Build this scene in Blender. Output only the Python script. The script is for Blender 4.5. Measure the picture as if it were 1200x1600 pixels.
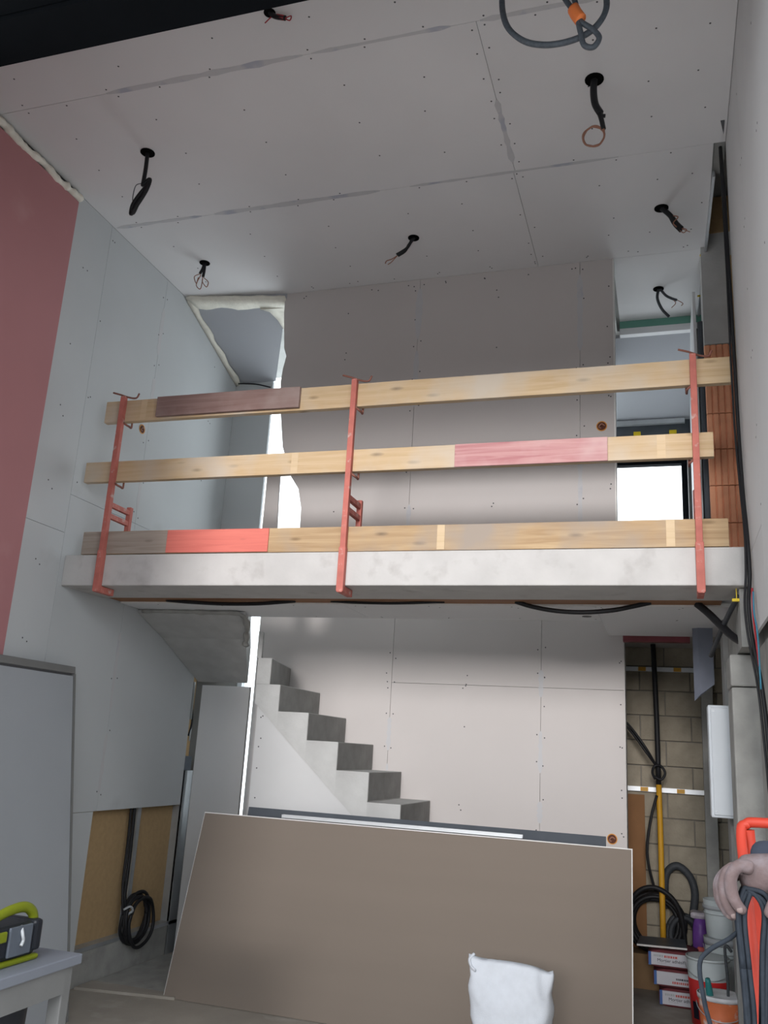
import bpy, bmesh, math, random
from mathutils import Vector, Matrix, noise
random.seed(7)
for o in list(bpy.data.objects): bpy.data.objects.remove(o)
scene = bpy.context.scene
COL = scene.collection
# ------------------------------------------------------------------ camera
cam_data = bpy.data.cameras.new('camera')
cam = bpy.data.objects.new('camera', cam_data); COL.objects.link(cam)
cam_data.sensor_fit = 'HORIZONTAL'; cam_data.sensor_width = 36.0; cam_data.lens = 36.0 * 1377 / 1200
right = Vector((0.95307109, 0.29735504, 0.05688128)); down = Vector((-0.02519613, 0.2651392, -0.96388088))
fwd = Vector((-0.3016963, 0.91721381, 0.26018871))
m = Matrix((right, -down, -fwd)).transposed().to_4x4(); m.translation = (0, 0, 1.6)
cam.matrix_world = m
cam_data.clip_start = 0.02
scene.camera = cam
# ------------------------------------------------------------------ sky and exposure
world = bpy.data.worlds.new('overcast_sky'); scene.world = world; world.use_nodes = True
bg = world.node_tree.nodes['Background']; bg.inputs[0].default_value = (0.90, 0.95, 1.0, 1); bg.inputs[1].default_value = 1.0
vs = scene.view_settings
vs.view_transform = 'Standard'; vs.look = 'None'; vs.gamma = 1.0; vs.use_curve_mapping = False; vs.exposure = 1.97
sun_l = bpy.data.lights.new('hazy_sun', 'SUN'); sun_l.energy = 0.72; sun_l.angle = math.radians(14); sun_l.color = (1.0, 0.965, 0.95)
sun = bpy.data.objects.new('hazy_sun', sun_l); COL.objects.link(sun)
sun.rotation_euler = (math.radians(90-8.3), 0, math.radians(4))      # low veiled sun straight into the entrance
def portal(name, loc, rot, sx, sy):
    l = bpy.data.lights.new(name, 'AREA'); l.shape = 'RECTANGLE'; l.size = sx; l.size_y = sy; l.cycles.is_portal = True
    o = bpy.data.objects.new(name, l); COL.objects.link(o); o.location = loc; o.rotation_euler = rot
FY, DX0, DX1 = 2.36, -2.65, 0.95          # entrance plane and jambs
FZ = 1.6 + 3.5*FY/3.09                    # entrance head
portal('portal_entrance', ((DX0+DX1)/2, FY-0.15, FZ/2), (math.pi/2, 0, 0), DX1-DX0, FZ)        # faces +y
portal('portal_stair_window', (-2.77, 6.97, 4.06), (-math.pi/2, 0, 0), 1.4, 2.7)
portal('portal_hall_window', (-0.10, 7.90, 3.5), (-math.pi/2, 0, 0), 0.56, 1.6)

# ------------------------------------------------------------------ materials
def mat(name, col, rough=0.8, var=0.06, scale=4.0, bump=0.0, bscale=60.0, metal=0.0, spots=None, stretch=None, spec=0.3):
    M = bpy.data.materials.new(name); M.use_nodes = True
    nt = M.node_tree; N = nt.nodes; L = nt.links; p = N['Principled BSDF']
    p.inputs['Roughness'].default_value = rough; p.inputs['Metallic'].default_value = metal
    p.inputs['Specular IOR Level'].default_value = spec
    tc = N.new('ShaderNodeTexCoord'); src = tc.outputs['Object']
    if stretch:
        mp = N.new('ShaderNodeMapping'); mp.inputs['Scale'].default_value = stretch; L.new(src, mp.inputs[0]); src = mp.outputs[0]
    nz = N.new('ShaderNodeTexNoise'); nz.inputs['Scale'].default_value = scale; nz.inputs['Detail'].default_value = 6; L.new(src, nz.inputs['Vector'])
    rp = N.new('ShaderNodeValToRGB'); L.new(nz.outputs['Fac'], rp.inputs[0])
    e = rp.color_ramp.elements
    e[0].position = 0.3; e[1].position = 0.7
    e[0].color = tuple(max(0, c*(1-var)) for c in col) + (1,); e[1].color = tuple(min(1, c*(1+var)) for c in col) + (1,)
    out = rp.outputs[0]
    if spots:   # (colour, scale, lo, hi): blotches of another colour with a shape of their own
        sc, ss, lo, hi = spots
        n2 = N.new('ShaderNodeTexNoise'); n2.inputs['Scale'].default_value = ss; n2.inputs['Detail'].default_value = 5; L.new(src, n2.inputs['Vector'])
        r2 = N.new('ShaderNodeValToRGB'); L.new(n2.outputs['Fac'], r2.inputs[0])
        r2.color_ramp.elements[0].position = lo; r2.color_ramp.elements[1].position = hi
        mx = N.new('ShaderNodeMixRGB'); L.new(r2.outputs[0], mx.inputs[0]); L.new(out, mx.inputs[1]); mx.inputs[2].default_value = sc + (1,)
        out = mx.outputs[0]
    L.new(out, p.inputs['Base Color'])
    if bump:
        n3 = N.new('ShaderNodeTexNoise'); n3.inputs['Scale'].default_value = bscale; n3.inputs['Detail'].default_value = 4; L.new(src, n3.inputs['Vector'])
        b = N.new('ShaderNodeBump'); b.inputs['Strength'].default_value = bump; b.inputs['Distance'].default_value = 0.01
        L.new(n3.outputs['Fac'], b.inputs['Height']); L.new(b.outputs[0], p.inputs['Normal'])
    return M
def wood(name, a, b, scale=1.0, knots=True, rough=0.75, grey=None):
    M = bpy.data.materials.new(name); M.use_nodes = True
    nt = M.node_tree; N = nt.nodes; L = nt.links; p = N['Principled BSDF']; p.inputs['Roughness'].default_value = rough
    p.inputs['Specular IOR Level'].default_value = 0.2
    tc = N.new('ShaderNodeTexCoord')
    mp = N.new('ShaderNodeMapping'); mp.inputs['Scale'].default_value = (0.7*scale, 9*scale, 14*scale); L.new(tc.outputs['Object'], mp.inputs[0])
    nz = N.new('ShaderNodeTexNoise'); nz.inputs['Scale'].default_value = 2.2; nz.inputs['Detail'].default_value = 8; nz.inputs['Distortion'].default_value = 1.2; L.new(mp.outputs[0], nz.inputs['Vector'])
    rp = N.new('ShaderNodeValToRGB'); L.new(nz.outputs['Fac'], rp.inputs[0]); e = rp.color_ramp.elements
    e[0].position = 0.32; e[1].position = 0.68; e[0].color = b + (1,); e[1].color = a + (1,)
    out = rp.outputs[0]
    m2 = N.new('ShaderNodeMapping'); m2.inputs['Scale'].default_value = (3.4, 9, 11); L.new(tc.outputs['Object'], m2.inputs[0])
    if knots:
        vo = N.new('ShaderNodeTexVoronoi'); vo.inputs['Scale'].default_value = 1.0; L.new(m2.outputs[0], vo.inputs['Vector'])
        r2 = N.new('ShaderNodeValToRGB'); L.new(vo.outputs['Distance'], r2.inputs[0])
        r2.color_ramp.elements[0].position = 0.03; r2.color_ramp.elements[0].color = (1, 1, 1, 1); r2.color_ramp.elements[1].position = 0.17; r2.color_ramp.elements[1].color = (0, 0, 0, 1)
        mx = N.new('ShaderNodeMixRGB'); L.new(r2.outputs[0], mx.inputs[0]); L.new(out, mx.inputs[1]); mx.inputs[2].default_value = tuple(c*0.5 for c in b) + (1,)
        out = mx.outputs[0]
    if grey:
        n4 = N.new('ShaderNodeTexNoise'); n4.inputs['Scale'].default_value = 2.5; n4.inputs['Detail'].default_value = 4
        L.new(tc.outputs['Object'], n4.inputs['Vector'])
        r4 = N.new('ShaderNodeValToRGB'); L.new(n4.outputs['Fac'], r4.inputs[0]); r4.color_ramp.elements[0].position = 0.45; r4.color_ramp.elements[1].position = 0.68
        m4 = N.new('ShaderNodeMixRGB'); L.new(r4.outputs[0], m4.inputs[0]); L.new(out, m4.inputs[1]); m4.inputs[2].default_value = grey + (1,)
        out = m4.outputs[0]
    L.new(out, p.inputs['Base Color'])
    return M
M = {}
M['board_ceiling'] = mat('ceiling_plasterboard', (0.69, 0.68, 0.685), 0.9, 0.035, 1.2)
M['board_left'] = mat('grey_plasterboard', (0.53, 0.55, 0.56), 0.9, 0.05, 1.0, spots=((0.40, 0.41, 0.41), 1.3, 0.62, 0.78))
M['board_part'] = mat('warm_plasterboard', (0.56, 0.525, 0.51), 0.9, 0.03, 1.0)
M['board_right'] = mat('white_plasterboard', (0.60, 0.60, 0.60), 0.8, 0.05, 1.3)
M['board_white'] = mat('bright_plasterboard', (0.72, 0.72, 0.73), 0.85, 0.03, 1.0)
M['board_grey'] = mat('dull_grey_panel', (0.40, 0.41, 0.44), 0.85, 0.03, 1.0)
M['pink'] = mat('pink_plasterboard', (0.46, 0.215, 0.225), 0.9, 0.04, 1.0, spots=((0.52, 0.28, 0.28), 2.0, 0.62, 0.8))
M['board_back'] = mat('brown_paper_board', (0.215, 0.178, 0.148), 0.85, 0.03, 0.8, stretch=(0.3, 1, 6))
M['edge_white'] = mat('gypsum_edge', (0.75, 0.74, 0.72), 0.9, 0.05, 20)
M['joint'] = mat('joint_filler', (0.535, 0.53, 0.54), 0.9, 0.03, 6, spots=((0.42, 0.43, 0.49), 5.0, 0.52, 0.62))
M['hole'] = mat('hole_shade_black', (0.006, 0.006, 0.006), 0.95, 0.1, spec=0.0)
M['duct'] = mat('dull_blue_steel', (0.17, 0.185, 0.23), 0.7, 0.12, 6)
M['screw'] = mat('screw_head', (0.07, 0.07, 0.075), 0.6, 0.1)  # also colours the painted dark of gaps
M['foam'] = mat('expanding_foam', (0.80, 0.77, 0.68), 0.9, 0.06, 20, bump=0.5, bscale=40)
M['concrete'] = mat('cast_concrete', (0.53, 0.515, 0.50), 0.85, 0.07, 5, bump=0.15, bscale=40, spots=((0.40, 0.38, 0.365), 6.0, 0.58, 0.78))
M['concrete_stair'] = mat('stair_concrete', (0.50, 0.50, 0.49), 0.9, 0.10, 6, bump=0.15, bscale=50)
M['concrete_riser_shade'] = mat('shaded_riser_concrete', (0.27, 0.265, 0.255), 0.9, 0.14, 8, bump=0.2, bscale=50)  # stair concrete darkened: shade of the risers painted in
M['concrete_dark'] = mat('old_concrete', (0.36, 0.355, 0.335), 0.9, 0.15, 7, bump=0.3, bscale=40, spots=((0.24, 0.235, 0.22), 5, 0.58, 0.75))
M['shell'] = mat('shell_masonry', (0.30, 0.30, 0.29), 0.95, 0.1, 5)
M['screed'] = mat('dusty_screed', (0.37, 0.335, 0.29), 0.9, 0.12, 3, bump=0.2, bscale=70, spots=((0.48, 0.45, 0.41), 4, 0.55, 0.75))
M['ground'] = mat('pale_paving', (0.34, 0.33, 0.32), 0.9, 0.08, 2)
M['facade'] = mat('sky_block_dark', (0.10, 0.095, 0.09), 0.9, 0.1, 2)
M['block'] = mat('concrete_block', (0.33, 0.29, 0.225), 0.95, 0.15, 9, bump=0.4, bscale=60)
M['mortar'] = mat('mortar', (0.26, 0.24, 0.21), 0.95, 0.1, 9)
M['brick'] = mat('terracotta', (0.80, 0.37, 0.215), 0.85, 0.12, 7, bump=0.2, bscale=60)
M['fiber'] = mat('wood_fibre_insulation', (0.46, 0.315, 0.165), 0.95, 0.06, 30, bump=0.3, bscale=120)
M['steel'] = mat('galvanised_steel', (0.50, 0.52, 0.54), 0.45, 0.08, 8, metal=0.6)
M['alu'] = mat('bright_aluminium', (0.62, 0.64, 0.66), 0.4, 0.06, 8, metal=0.4)
M['frame_dark'] = mat('anthracite_frame', (0.005, 0.006, 0.0075), 0.8, 0.1, 5, spec=0.05)
M['slate'] = mat('slate_board', (0.075, 0.085, 0.10), 0.8, 0.1, 6)
M['green'] = mat('green_moisture_board', (0.16, 0.36, 0.29), 0.9, 0.06, 4)
M['red_post'] = mat('worn_red_paint', (0.50, 0.155, 0.125), 0.7, 0.12, 14, spots=((0.55, 0.38, 0.34), 22, 0.60, 0.72))
M['rust'] = mat('rusty_rod', (0.24, 0.10, 0.075), 0.7, 0.2, 20)
M['pine'] = wood('pale_pine', (0.62, 0.47, 0.30), (0.52, 0.365, 0.21), grey=(0.56, 0.48, 0.39))
M['pine2'] = wood('weathered_pine', (0.52, 0.375, 0.225), (0.38, 0.25, 0.14), grey=(0.36, 0.30, 0.25))
M['pine_end'] = wood('grey_weathered_wood', (0.42, 0.36, 0.31), (0.30, 0.25, 0.21))
M['paint_brown'] = wood('brown_painted_wood', (0.30, 0.205, 0.185), (0.225, 0.14, 0.125), knots=False, grey=(0.37, 0.29, 0.265))
M['paint_pink'] = wood('faded_red_wood', (0.60, 0.36, 0.345), (0.44, 0.19, 0.20), grey=(0.60, 0.42, 0.41))
M['paint_red'] = wood('coral_red_painted_wood', (0.74, 0.215, 0.17), (0.64, 0.165, 0.135))
M['unworn'] = wood('unweathered_pine', (0.66, 0.51, 0.34), (0.60, 0.45, 0.28), knots=False)
M['strip_wood'] = wood('brown_timber_batten', (0.34, 0.175, 0.09), (0.25, 0.12, 0.065), knots=False)
M['cable'] = mat('black_cable', (0.014, 0.014, 0.016), 0.55, 0.1, 10)
M['cable_grey'] = mat('grey_wire_rope', (0.085, 0.098, 0.115), 0.5, 0.2, 90)
M['bundle'] = mat('slate_cable', (0.022, 0.027, 0.035), 0.7, 0.2, 60, spec=0.12)
M['cable_mid'] = mat('dark_grey_conduit', (0.05, 0.055, 0.062), 0.6, 0.15, 60)
M['copper'] = mat('copper_wire', (0.33, 0.16, 0.11), 0.5, 0.1, 10)
M['red_wire'] = mat('red_wire', (0.38, 0.03, 0.04), 0.5, 0.1, 10)
M['blue_wire'] = mat('blue_wire', (0.05, 0.22, 0.32), 0.5, 0.1, 10)
M['orange_tape'] = mat('orange_tape', (0.90, 0.24, 0.07), 0.6, 0.08, 10)
M['yellow'] = mat('yellow_plastic', (0.75, 0.55, 0.02), 0.5, 0.05, 6)
M['yellow_pipe'] = mat('yellow_pipe', (0.62, 0.32, 0.025), 0.45, 0.08, 6)
M['socket'] = mat('orange_socket_box', (0.62, 0.26, 0.03), 0.5, 0.1, 10)
M['socket_in'] = mat('socket_inside', (0.10, 0.03, 0.015), 0.7, 0.1, 10)
M['white_paint'] = mat('white_painted_metal', (0.68, 0.72, 0.76), 0.45, 0.03, 3)
M['white_wood'] = mat('white_lacquered_panel', (0.37, 0.39, 0.415), 0.6, 0.03, 2)
M['table_top'] = mat('pale_laminate', (0.20, 0.215, 0.25), 0.5, 0.04, 4)
M['table_frame'] = mat('grey_white_wood_frame', (0.19, 0.19, 0.187), 0.6, 0.06, 6)
M['sack'] = mat('white_woven_plastic', (0.56, 0.585, 0.63), 0.6, 0.03, 30, bump=0.12, bscale=160)
M['lime'] = mat('lime_plastic', (0.17, 0.20, 0.010), 0.45, 0.05, 6)
M['black_plastic'] = mat('black_plastic', (0.016, 0.018, 0.024), 0.45, 0.1, 8)
M['grey_plastic'] = mat('grey_plastic', (0.10, 0.115, 0.14), 0.45, 0.1, 8)
M['light_plastic'] = mat('light_grey_plastic', (0.45, 0.47, 0.49), 0.45, 0.05, 8)
M['bucket_white'] = mat('white_bucket_plastic', (0.60, 0.65, 0.66), 0.4, 0.04, 5)
M['bucket_red'] = mat('red_bucket_label', (0.66, 0.035, 0.035), 0.4, 0.06, 5)
M['bucket_orange'] = mat('orange_dirty_plastic', (0.55, 0.145, 0.055), 0.5, 0.15, 8, spots=((0.6, 0.52, 0.48), 9, 0.56, 0.68))
M['plaster'] = mat('dried_plaster', (0.60, 0.60, 0.62), 0.9, 0.15, 12, bump=0.4)
M['teal'] = mat('teal_handle', (0.03, 0.19, 0.19), 0.5, 0.1, 6)
M['maroon'] = mat('maroon_paper', (0.21, 0.055, 0.065), 0.7, 0.15, 9, bump=0.2, bscale=25)
M['label_white'] = mat('white_paper_label', (0.66, 0.66, 0.71), 0.7, 0.04, 9)
M['label_blue'] = mat('blue_print', (0.07, 0.16, 0.42), 0.6, 0.05, 9)
M['print_red'] = mat('red_print', (0.62, 0.13, 0.11), 0.6, 0.05, 9)
M['print_black'] = mat('black_print', (0.03, 0.03, 0.05), 0.6, 0.05, 9)
M['purple'] = mat('purple_plastic', (0.16, 0.06, 0.30), 0.4, 0.2, 9, bump=0.5, bscale=14)
M['clear_film'] = mat('pale_plastic_film', (0.50, 0.46, 0.50), 0.3, 0.25, 14, bump=0.5, bscale=20)
M['cardboard'] = mat('cardboard', (0.27, 0.17, 0.09), 0.9, 0.08, 8)
M['ply'] = mat('brown_hardboard', (0.25, 0.125, 0.055), 0.8, 0.1, 5)
M['orange_frame'] = mat('orange_red_paint', (0.36, 0.032, 0.016), 0.5, 0.12, 8)
M['skin'] = mat('dusty_skin', (0.125, 0.088, 0.086), 0.75, 0.15, 30, bump=0.2, bscale=110, spots=((0.175, 0.145, 0.152), 26, 0.48, 0.70))
M['nail'] = mat('finger_nail', (0.19, 0.14, 0.13), 0.4, 0.05, 22)
M['jacket'] = mat('dark_work_jacket', (0.028, 0.034, 0.05), 0.9, 0.15, 14, bump=0.3, bscale=30)
M['trousers'] = mat('grey_work_trousers', (0.07, 0.075, 0.085), 0.9, 0.15, 14)
M['hair'] = mat('brown_hair', (0.05, 0.03, 0.02), 0.8, 0.2, 40)
def glass():
    G = bpy.data.materials.new('window_glass'); G.use_nodes = True; nt = G.node_tree; N = nt.nodes
    N.remove(N['Principled BSDF'])
    t = N.new('ShaderNodeBsdfTransparent'); t.inputs[0].default_value = (0.93, 0.95, 0.95, 1)
    g = N.new('ShaderNodeBsdfGlossy'); g.inputs['Roughness'].default_value = 0.02
    nz = N.new('ShaderNodeTexNoise'); nz.inputs['Scale'].default_value = 3
    mr = N.new('ShaderNodeMapRange'); nt.links.new(nz.outputs['Fac'], mr.inputs[0]); mr.inputs[3].default_value = 0.03; mr.inputs[4].default_value = 0.07
    x = N.new('ShaderNodeMixShader'); nt.links.new(mr.outputs[0], x.inputs[0])
    nt.links.new(t.outputs[0], x.inputs[1]); nt.links.new(g.outputs[0], x.inputs[2]); nt.links.new(x.outputs[0], N['Material Output'].inputs[0])
    return G
M['glass'] = glass()

# ------------------------------------------------------------------ helpers
def bx(b, x0, x1, y0, y1, z0, z1):
    vs_ = [b.verts.new(p) for p in ((x0,y0,z0),(x1,y0,z0),(x1,y1,z0),(x0,y1,z0),(x0,y0,z1),(x1,y0,z1),(x1,y1,z1),(x0,y1,z1))]
    for f in ((0,3,2,1),(4,5,6,7),(0,1,5,4),(1,2,6,5),(2,3,7,6),(3,0,4,7)): b.faces.new([vs_[i] for i in f])
    return vs_
def box(*a):
    b = bmesh.new(); bx(b, *a); return b
def prism(b, poly, ax, a0, a1):
    """polygon in the two other axes, extruded along axis ax from a0 to a1"""
    def P(u, v, w): return {0: (w, u, v), 1: (u, w, v), 2: (u, v, w)}[ax]
    A = [b.verts.new(P(u, v, a0)) for u, v in poly]; B = [b.verts.new(P(u, v, a1)) for u, v in poly]
    n = len(poly)
    b.faces.new(A); b.faces.new(B[::-1])
    for i in range(n): b.faces.new((A[i], B[i], B[(i+1) % n], A[(i+1) % n]))
    bmesh.ops.recalc_face_normals(b, faces=b.faces)
    return b
def hexa(b, P8):
    """8 corners: bottom ring of 4 then top ring of 4"""
    v = [b.verts.new(p) for p in P8]
    for f in ((0,3,2,1),(4,5,6,7),(0,1,5,4),(1,2,6,5),(2,3,7,6),(3,0,4,7)): b.faces.new([v[i] for i in f])
    bmesh.ops.recalc_face_normals(b, faces=b.faces)
    return b
def smooth_path(pts, k=6):
    pts = [Vector(p) for p in pts]
    if len(pts) < 3 or k < 2: return pts
    P = [pts[0]*2 - pts[1]] + pts + [pts[-1]*2 - pts[-2]]; out = []
    for i in range(1, len(P)-2):
        a, b_, c, d = P[i-1], P[i], P[i+1], P[i+2]
        for j in range(k):
            t = j/k
            out.append(0.5*((2*b_) + (c-a)*t + (2*a-5*b_+4*c-d)*t*t + (3*b_-a-3*c+d)*t**3))
    out.append(pts[-1]); return out
def tube(b, pts, r, n=8, k=6, closed=False, rfun=None, flat=1.0):
    P = smooth_path(pts, k); rings = []; up = Vector((0.13, 0.31, 0.94)).normalized(); prev = None
    for i, p in enumerate(P):
        t = (P[min(i+1, len(P)-1)] - P[max(i-1, 0)])
        t = t.normalized() if t.length > 1e-9 else Vector((0, 0, 1))
        u = t.cross(up) if prev is None else prev - t*prev.dot(t)
        if u.length < 1e-4: u = t.cross(Vector((1, 0, 0)))
        u.normalize(); prev = u; w = t.cross(u)
        rr = r if rfun is None else r*rfun(i/(len(P)-1), i)
        rings.append([b.verts.new(p + u*math.cos(2*math.pi*j/n)*rr + w*math.sin(2*math.pi*j/n)*rr*flat) for j in range(n)])
    for a, c in zip(rings, rings[1:]):
        for j in range(n): b.faces.new((a[j], a[(j+1) % n], c[(j+1) % n], c[j]))
    b.faces.new(rings[0][::-1]); b.faces.new(rings[-1])
    bmesh.ops.recalc_face_normals(b, faces=b.faces)
    return b
def lathe(b, prof, c, n=24, cap=True):
    """profile [(r,z)...] turned about the vertical through c"""
    rings = [[b.verts.new((c[0]+r*math.cos(2*math.pi*j/n), c[1]+r*math.sin(2*math.pi*j/n), c[2]+z)) for j in range(n)] for r, z in prof]
    for a, d in zip(rings, rings[1:]):
        for j in range(n): b.faces.new((a[j], a[(j+1) % n], d[(j+1) % n], d[j]))
    if cap: b.faces.new(rings[0][::-1]); b.faces.new(rings[-1])
    bmesh.ops.recalc_face_normals(b, faces=b.faces)
    return b
def lathe_axis(b, prof, c, axis, n=20):
    """profile [(r,h)] turned about `axis` (unit vector) through c"""
    bb = bmesh.new(); lathe(bb, prof, (0, 0, 0), n)
    q = Vector((0, 0, 1)).rotation_difference(Vector(axis).normalized()).to_matrix().to_4x4(); q.translation = c
    bb.transform(q); me = bpy.data.meshes.new('tmp'); bb.to_mesh(me); bb.free(); b.from_mesh(me); bpy.data.meshes.remove(me)
    return b
def base_of(b):
    v = [x.co for x in b.verts]
    return Vector(((min(c.x for c in v)+max(c.x for c in v))/2, (min(c.y for c in v)+max(c.y for c in v))/2, min(c.z for c in v)))
def wpos(o):
    p = Vector((0, 0, 0))
    while o: p += o.location; o = o.parent
    return p
def obj(name, b, m_, parent=None, smooth=False, bevel=0.0, kind=None):
    org = base_of(b)
    b.transform(Matrix.Translation(-org))
    me = bpy.data.meshes.new(name); b.to_mesh(me); b.free()
    me.materials.append(M[m_] if isinstance(m_, str) else m_)
    if smooth:
        for p in me.polygons: p.use_smooth = True
    o = bpy.data.objects.new(name, me); COL.objects.link(o)
    if parent: o.parent = parent; o.location = org - wpos(parent)
    else: o.location = org
    if bevel:
        md = o.modifiers.new('bevel', 'BEVEL'); md.width = bevel; md.segments = 2; md.limit_method = 'ANGLE'
    if kind: o['kind'] = kind
    return o
def tag(o, label, cat, group=None):
    o['label'] = label; o['category'] = cat
    if group: o['group'] = group
    return o
def thing(name, label, cat, loc, group=None):
    o = bpy.data.objects.new(name, None); COL.objects.link(o); o.location = loc; o.empty_display_size = 0.1
    return tag(o, label, cat, group)
def struct(name, b, m_, label=None, cat='wall', **kw):
    o = obj(name, b, m_, None, **kw); o['kind'] = 'structure'
    if label: o['label'] = label; o['category'] = cat
    return o
def copy_mesh(o, name, parent, delta):
    c = o.copy(); COL.objects.link(c); c.name = name; c.parent = parent; c.location = o.location + Vector(delta); return c
G = 0.0013   # half joint between boards
def boards_wall(parent, ax, face, thick, cuts, m_, name='plasterboard'):
    """boards on a plane: ax = normal axis, cuts = list of (u0,u1,v0,v1)"""
    for (u0, u1, v0, v1) in cuts:
        a0, a1 = sorted((face, face+thick)); b = bmesh.new()
        if ax == 0: bx(b, a0, a1, u0+G, u1-G, v0+G, v1-G)
        elif ax == 1: bx(b, u0+G, u1-G, a0, a1, v0+G, v1-G)
        else: bx(b, u0+G, u1-G, v0+G, v1-G, a0, a1)
        obj(name, b, m_, parent)
def screws(parent, ax, face, sign, pts, r=0.0055):
    """tiny sunk screw heads, joined (too small to pick apart)"""
    b = bmesh.new()
    nrm = [0, 0, 0]; nrm[ax] = sign
    for (u, v) in pts:
        c = [0, 0, 0]; c[ax] = face + sign*0.0002
        o = [i for i in range(3) if i != ax]; c[o[0]] = u; c[o[1]] = v
        lathe_axis(b, [(r, -0.001), (r, 0.0006)], c, nrm, 6)
    obj('screw_heads', b, 'screw', parent, kind='stuff')
def jline(u0, v0, u1, v1, step, off, jit=0.02):
    L_ = math.hypot(u1-u0, v1-v0); n = max(1, int(L_/step)); du, dv = (u1-u0)/L_, (v1-v0)/L_; out = []
    for i in range(n+1):
        for s in (-1, 1):
            if random.random() < 0.22: continue
            t = min(L_, max(0, i*step + random.uniform(-jit, jit)*2))
            out.append((u0+du*t - dv*off*s + random.uniform(-.006, .006), v0+dv*t + du*off*s + random.uniform(-.006, .006)))
    return out
def strip(parent, ax, face, sign, u0, u1, v0, v1, m_='joint', name='joint_filler'):
    """thin smear of filler with ragged ends over a joint"""
    n = 14; b = bmesh.new(); long_u = (u1-u0) > (v1-v0); A = []; B = []
    for i in range(n+1):
        t = i/n; e = 1.0 - 0.5*random.random()
        if i in (0, n): e *= 0.3
        if long_u:
            c = (v0+v1)/2; h = (v1-v0)/2*e; A.append((u0+(u1-u0)*t, c-h)); B.append((u0+(u1-u0)*t, c+h))
        else:
            c = (u0+u1)/2; h = (u1-u0)/2*e; A.append((c-h, v0+(v1-v0)*t)); B.append((c+h, v0+(v1-v0)*t))
    prism(b, A + B[::-1], ax, face - sign*0.002, face + sign*0.0008)
    obj(name, b, m_, parent)
def wavy(parent, pts, r, m_, name, amp=0.45, flat=0.5, seed=0):
    b = bmesh.new()
    tube(b, pts, r, n=8, k=10, rfun=lambda t, i: 1.0 + amp*(noise.noise(Vector((i*0.35, seed*3.1, 0.2)))*1.3), flat=flat)
    return obj(name, b, m_, parent, smooth=True)

# ================================================================== STRUCTURE
XL, XR, ZC, ZS = -3.70, 0.40, 5.10, 2.70
floor = struct('floor', box(-3.95, 1.0, FY-0.1, 8.1, -0.12, 0.0), 'screed', 'dusty beige screed floor inside the building', 'floor')
obj('concrete_patch', prism(bmesh.new(), [(-3.69, 5.62), (-3.04, 5.60), (-2.98, 6.5), (-3.69, 6.56)], 2, -0.002, 0.006), 'concrete_dark', floor)
obj('screed_edge', prism(bmesh.new(), [(-3.69, 5.42), (-3.02, 5.53), (-3.03, 5.61), (-3.69, 5.62)], 2, -0.002, 0.016), 'screed', floor)
struct('ground', box(-14, 14, -16, FY-0.1, -0.16, -0.02), 'ground', 'pale paving outside the entrance', 'ground')

# ---- ceiling
ceil = struct('ceiling', box(-3.95, 0.335, FY, 5.95, 5.14, 5.2), 'shell', 'plasterboard ceiling of the double-height room', 'ceiling')
boards_wall(ceil, 2, 5.10, 0.0125, [(-3.70, 0.399, FY+0.08, 3.49), (-3.70, -0.82, 3.49, 4.69), (-0.82, 0.399, 3.49, 4.69),
                                  (-3.70, -0.83, 4.69, 5.82), (-0.83, 0.335, 4.69, 5.82), (-0.30, 0.335, 5.82, 6.84), (-3.70, -0.30, 5.82, 5.90)], 'board_ceiling')
obj('hall_ceiling_void', box(-0.33, 0.335, 5.95, 7.0, 5.1135, 5.2), 'shell', ceil)
obj('ceiling_void', box(-3.95, 0.399, FY, 5.0, 5.1135, 5.139), 'shell', ceil)
pts = jline(-3.5, 3.49, 0.3, 3.49, 0.3, 0.03) + jline(-3.5, 4.69, 0.3, 4.69, 0.3, 0.03) + jline(-0.82, 3.5, -0.82, 5.8, 0.18, 0.035) + jline(-2.6, 5.76, 0.3, 5.76, 0.35, 0.01)
for y in (3.0, 3.3, 3.78, 4.08, 4.38, 4.98, 5.28, 5.55):
    for x in (-3.4, -2.8, -2.2, -1.6, -1.2, -0.3, 0.0, 0.25): pts.append((x+random.uniform(-.04, .04), y+random.uniform(-.04, .04)))
screws(ceil, 2, 5.10, -1, pts)
for a in ((-2.95, -1.75, 3.465, 3.515), (-1.7, -0.95, 3.475, 3.505), (-0.8, 0.1, 3.47, 3.51), (-3.68, -3.0, 4.67, 4.71), (-2.9, -1.7, 4.665, 4.715), (-1.5, -0.2, 4.675, 4.705)):
    strip(ceil, 2, 5.10, -1, *a)
strip(ceil, 2, 5.10, -1, -0.84, -0.80, 4.05, 4.6)

# ---- left wall: shell, boards, insulation, studs
wl = struct('wall_left', box(-4.1, -3.86, FY, 7.1, 0, 5.5), 'shell', 'long left wall lined with grey plasterboard, partly open at its foot')
boards_wall(wl, 0, XL, -0.0125, [(FY+0.08, 4.25, 0.0, 2.84), (4.25, 4.66, 2.84, 5.10), (4.25, 4.66, 0.0, 2.84), (4.66, 5.42, 3.10, 5.10), (5.42, 6.70, 3.10, 5.10),
                                 (4.66, 5.42, 1.09, 3.10), (5.42, 6.53, 1.09, 3.10), (4.66, 5.385, 0.0, 1.09)], 'board_left')
boards_wall(wl, 0, XL, -0.0125, [(6.53, 6.70, 2.45, 3.10)], 'board_left')
pk = obj('pink_plasterboard', box(XL, XL+0.013, FY+0.08, 4.27, 0.0, 5.03), 'pink', wl)
wavy(wl, [(XL+0.008, 2.76 + i*0.127, 5.055 + 0.012*math.sin(i*2.3)) for i in range(13)], 0.034, 'foam', 'foam_seam', 0.4, 0.7, 1)
obj('insulation_board', box(-3.855, -3.78, 5.30, 6.72, 0.21, 2.4), 'fiber', wl)
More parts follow.
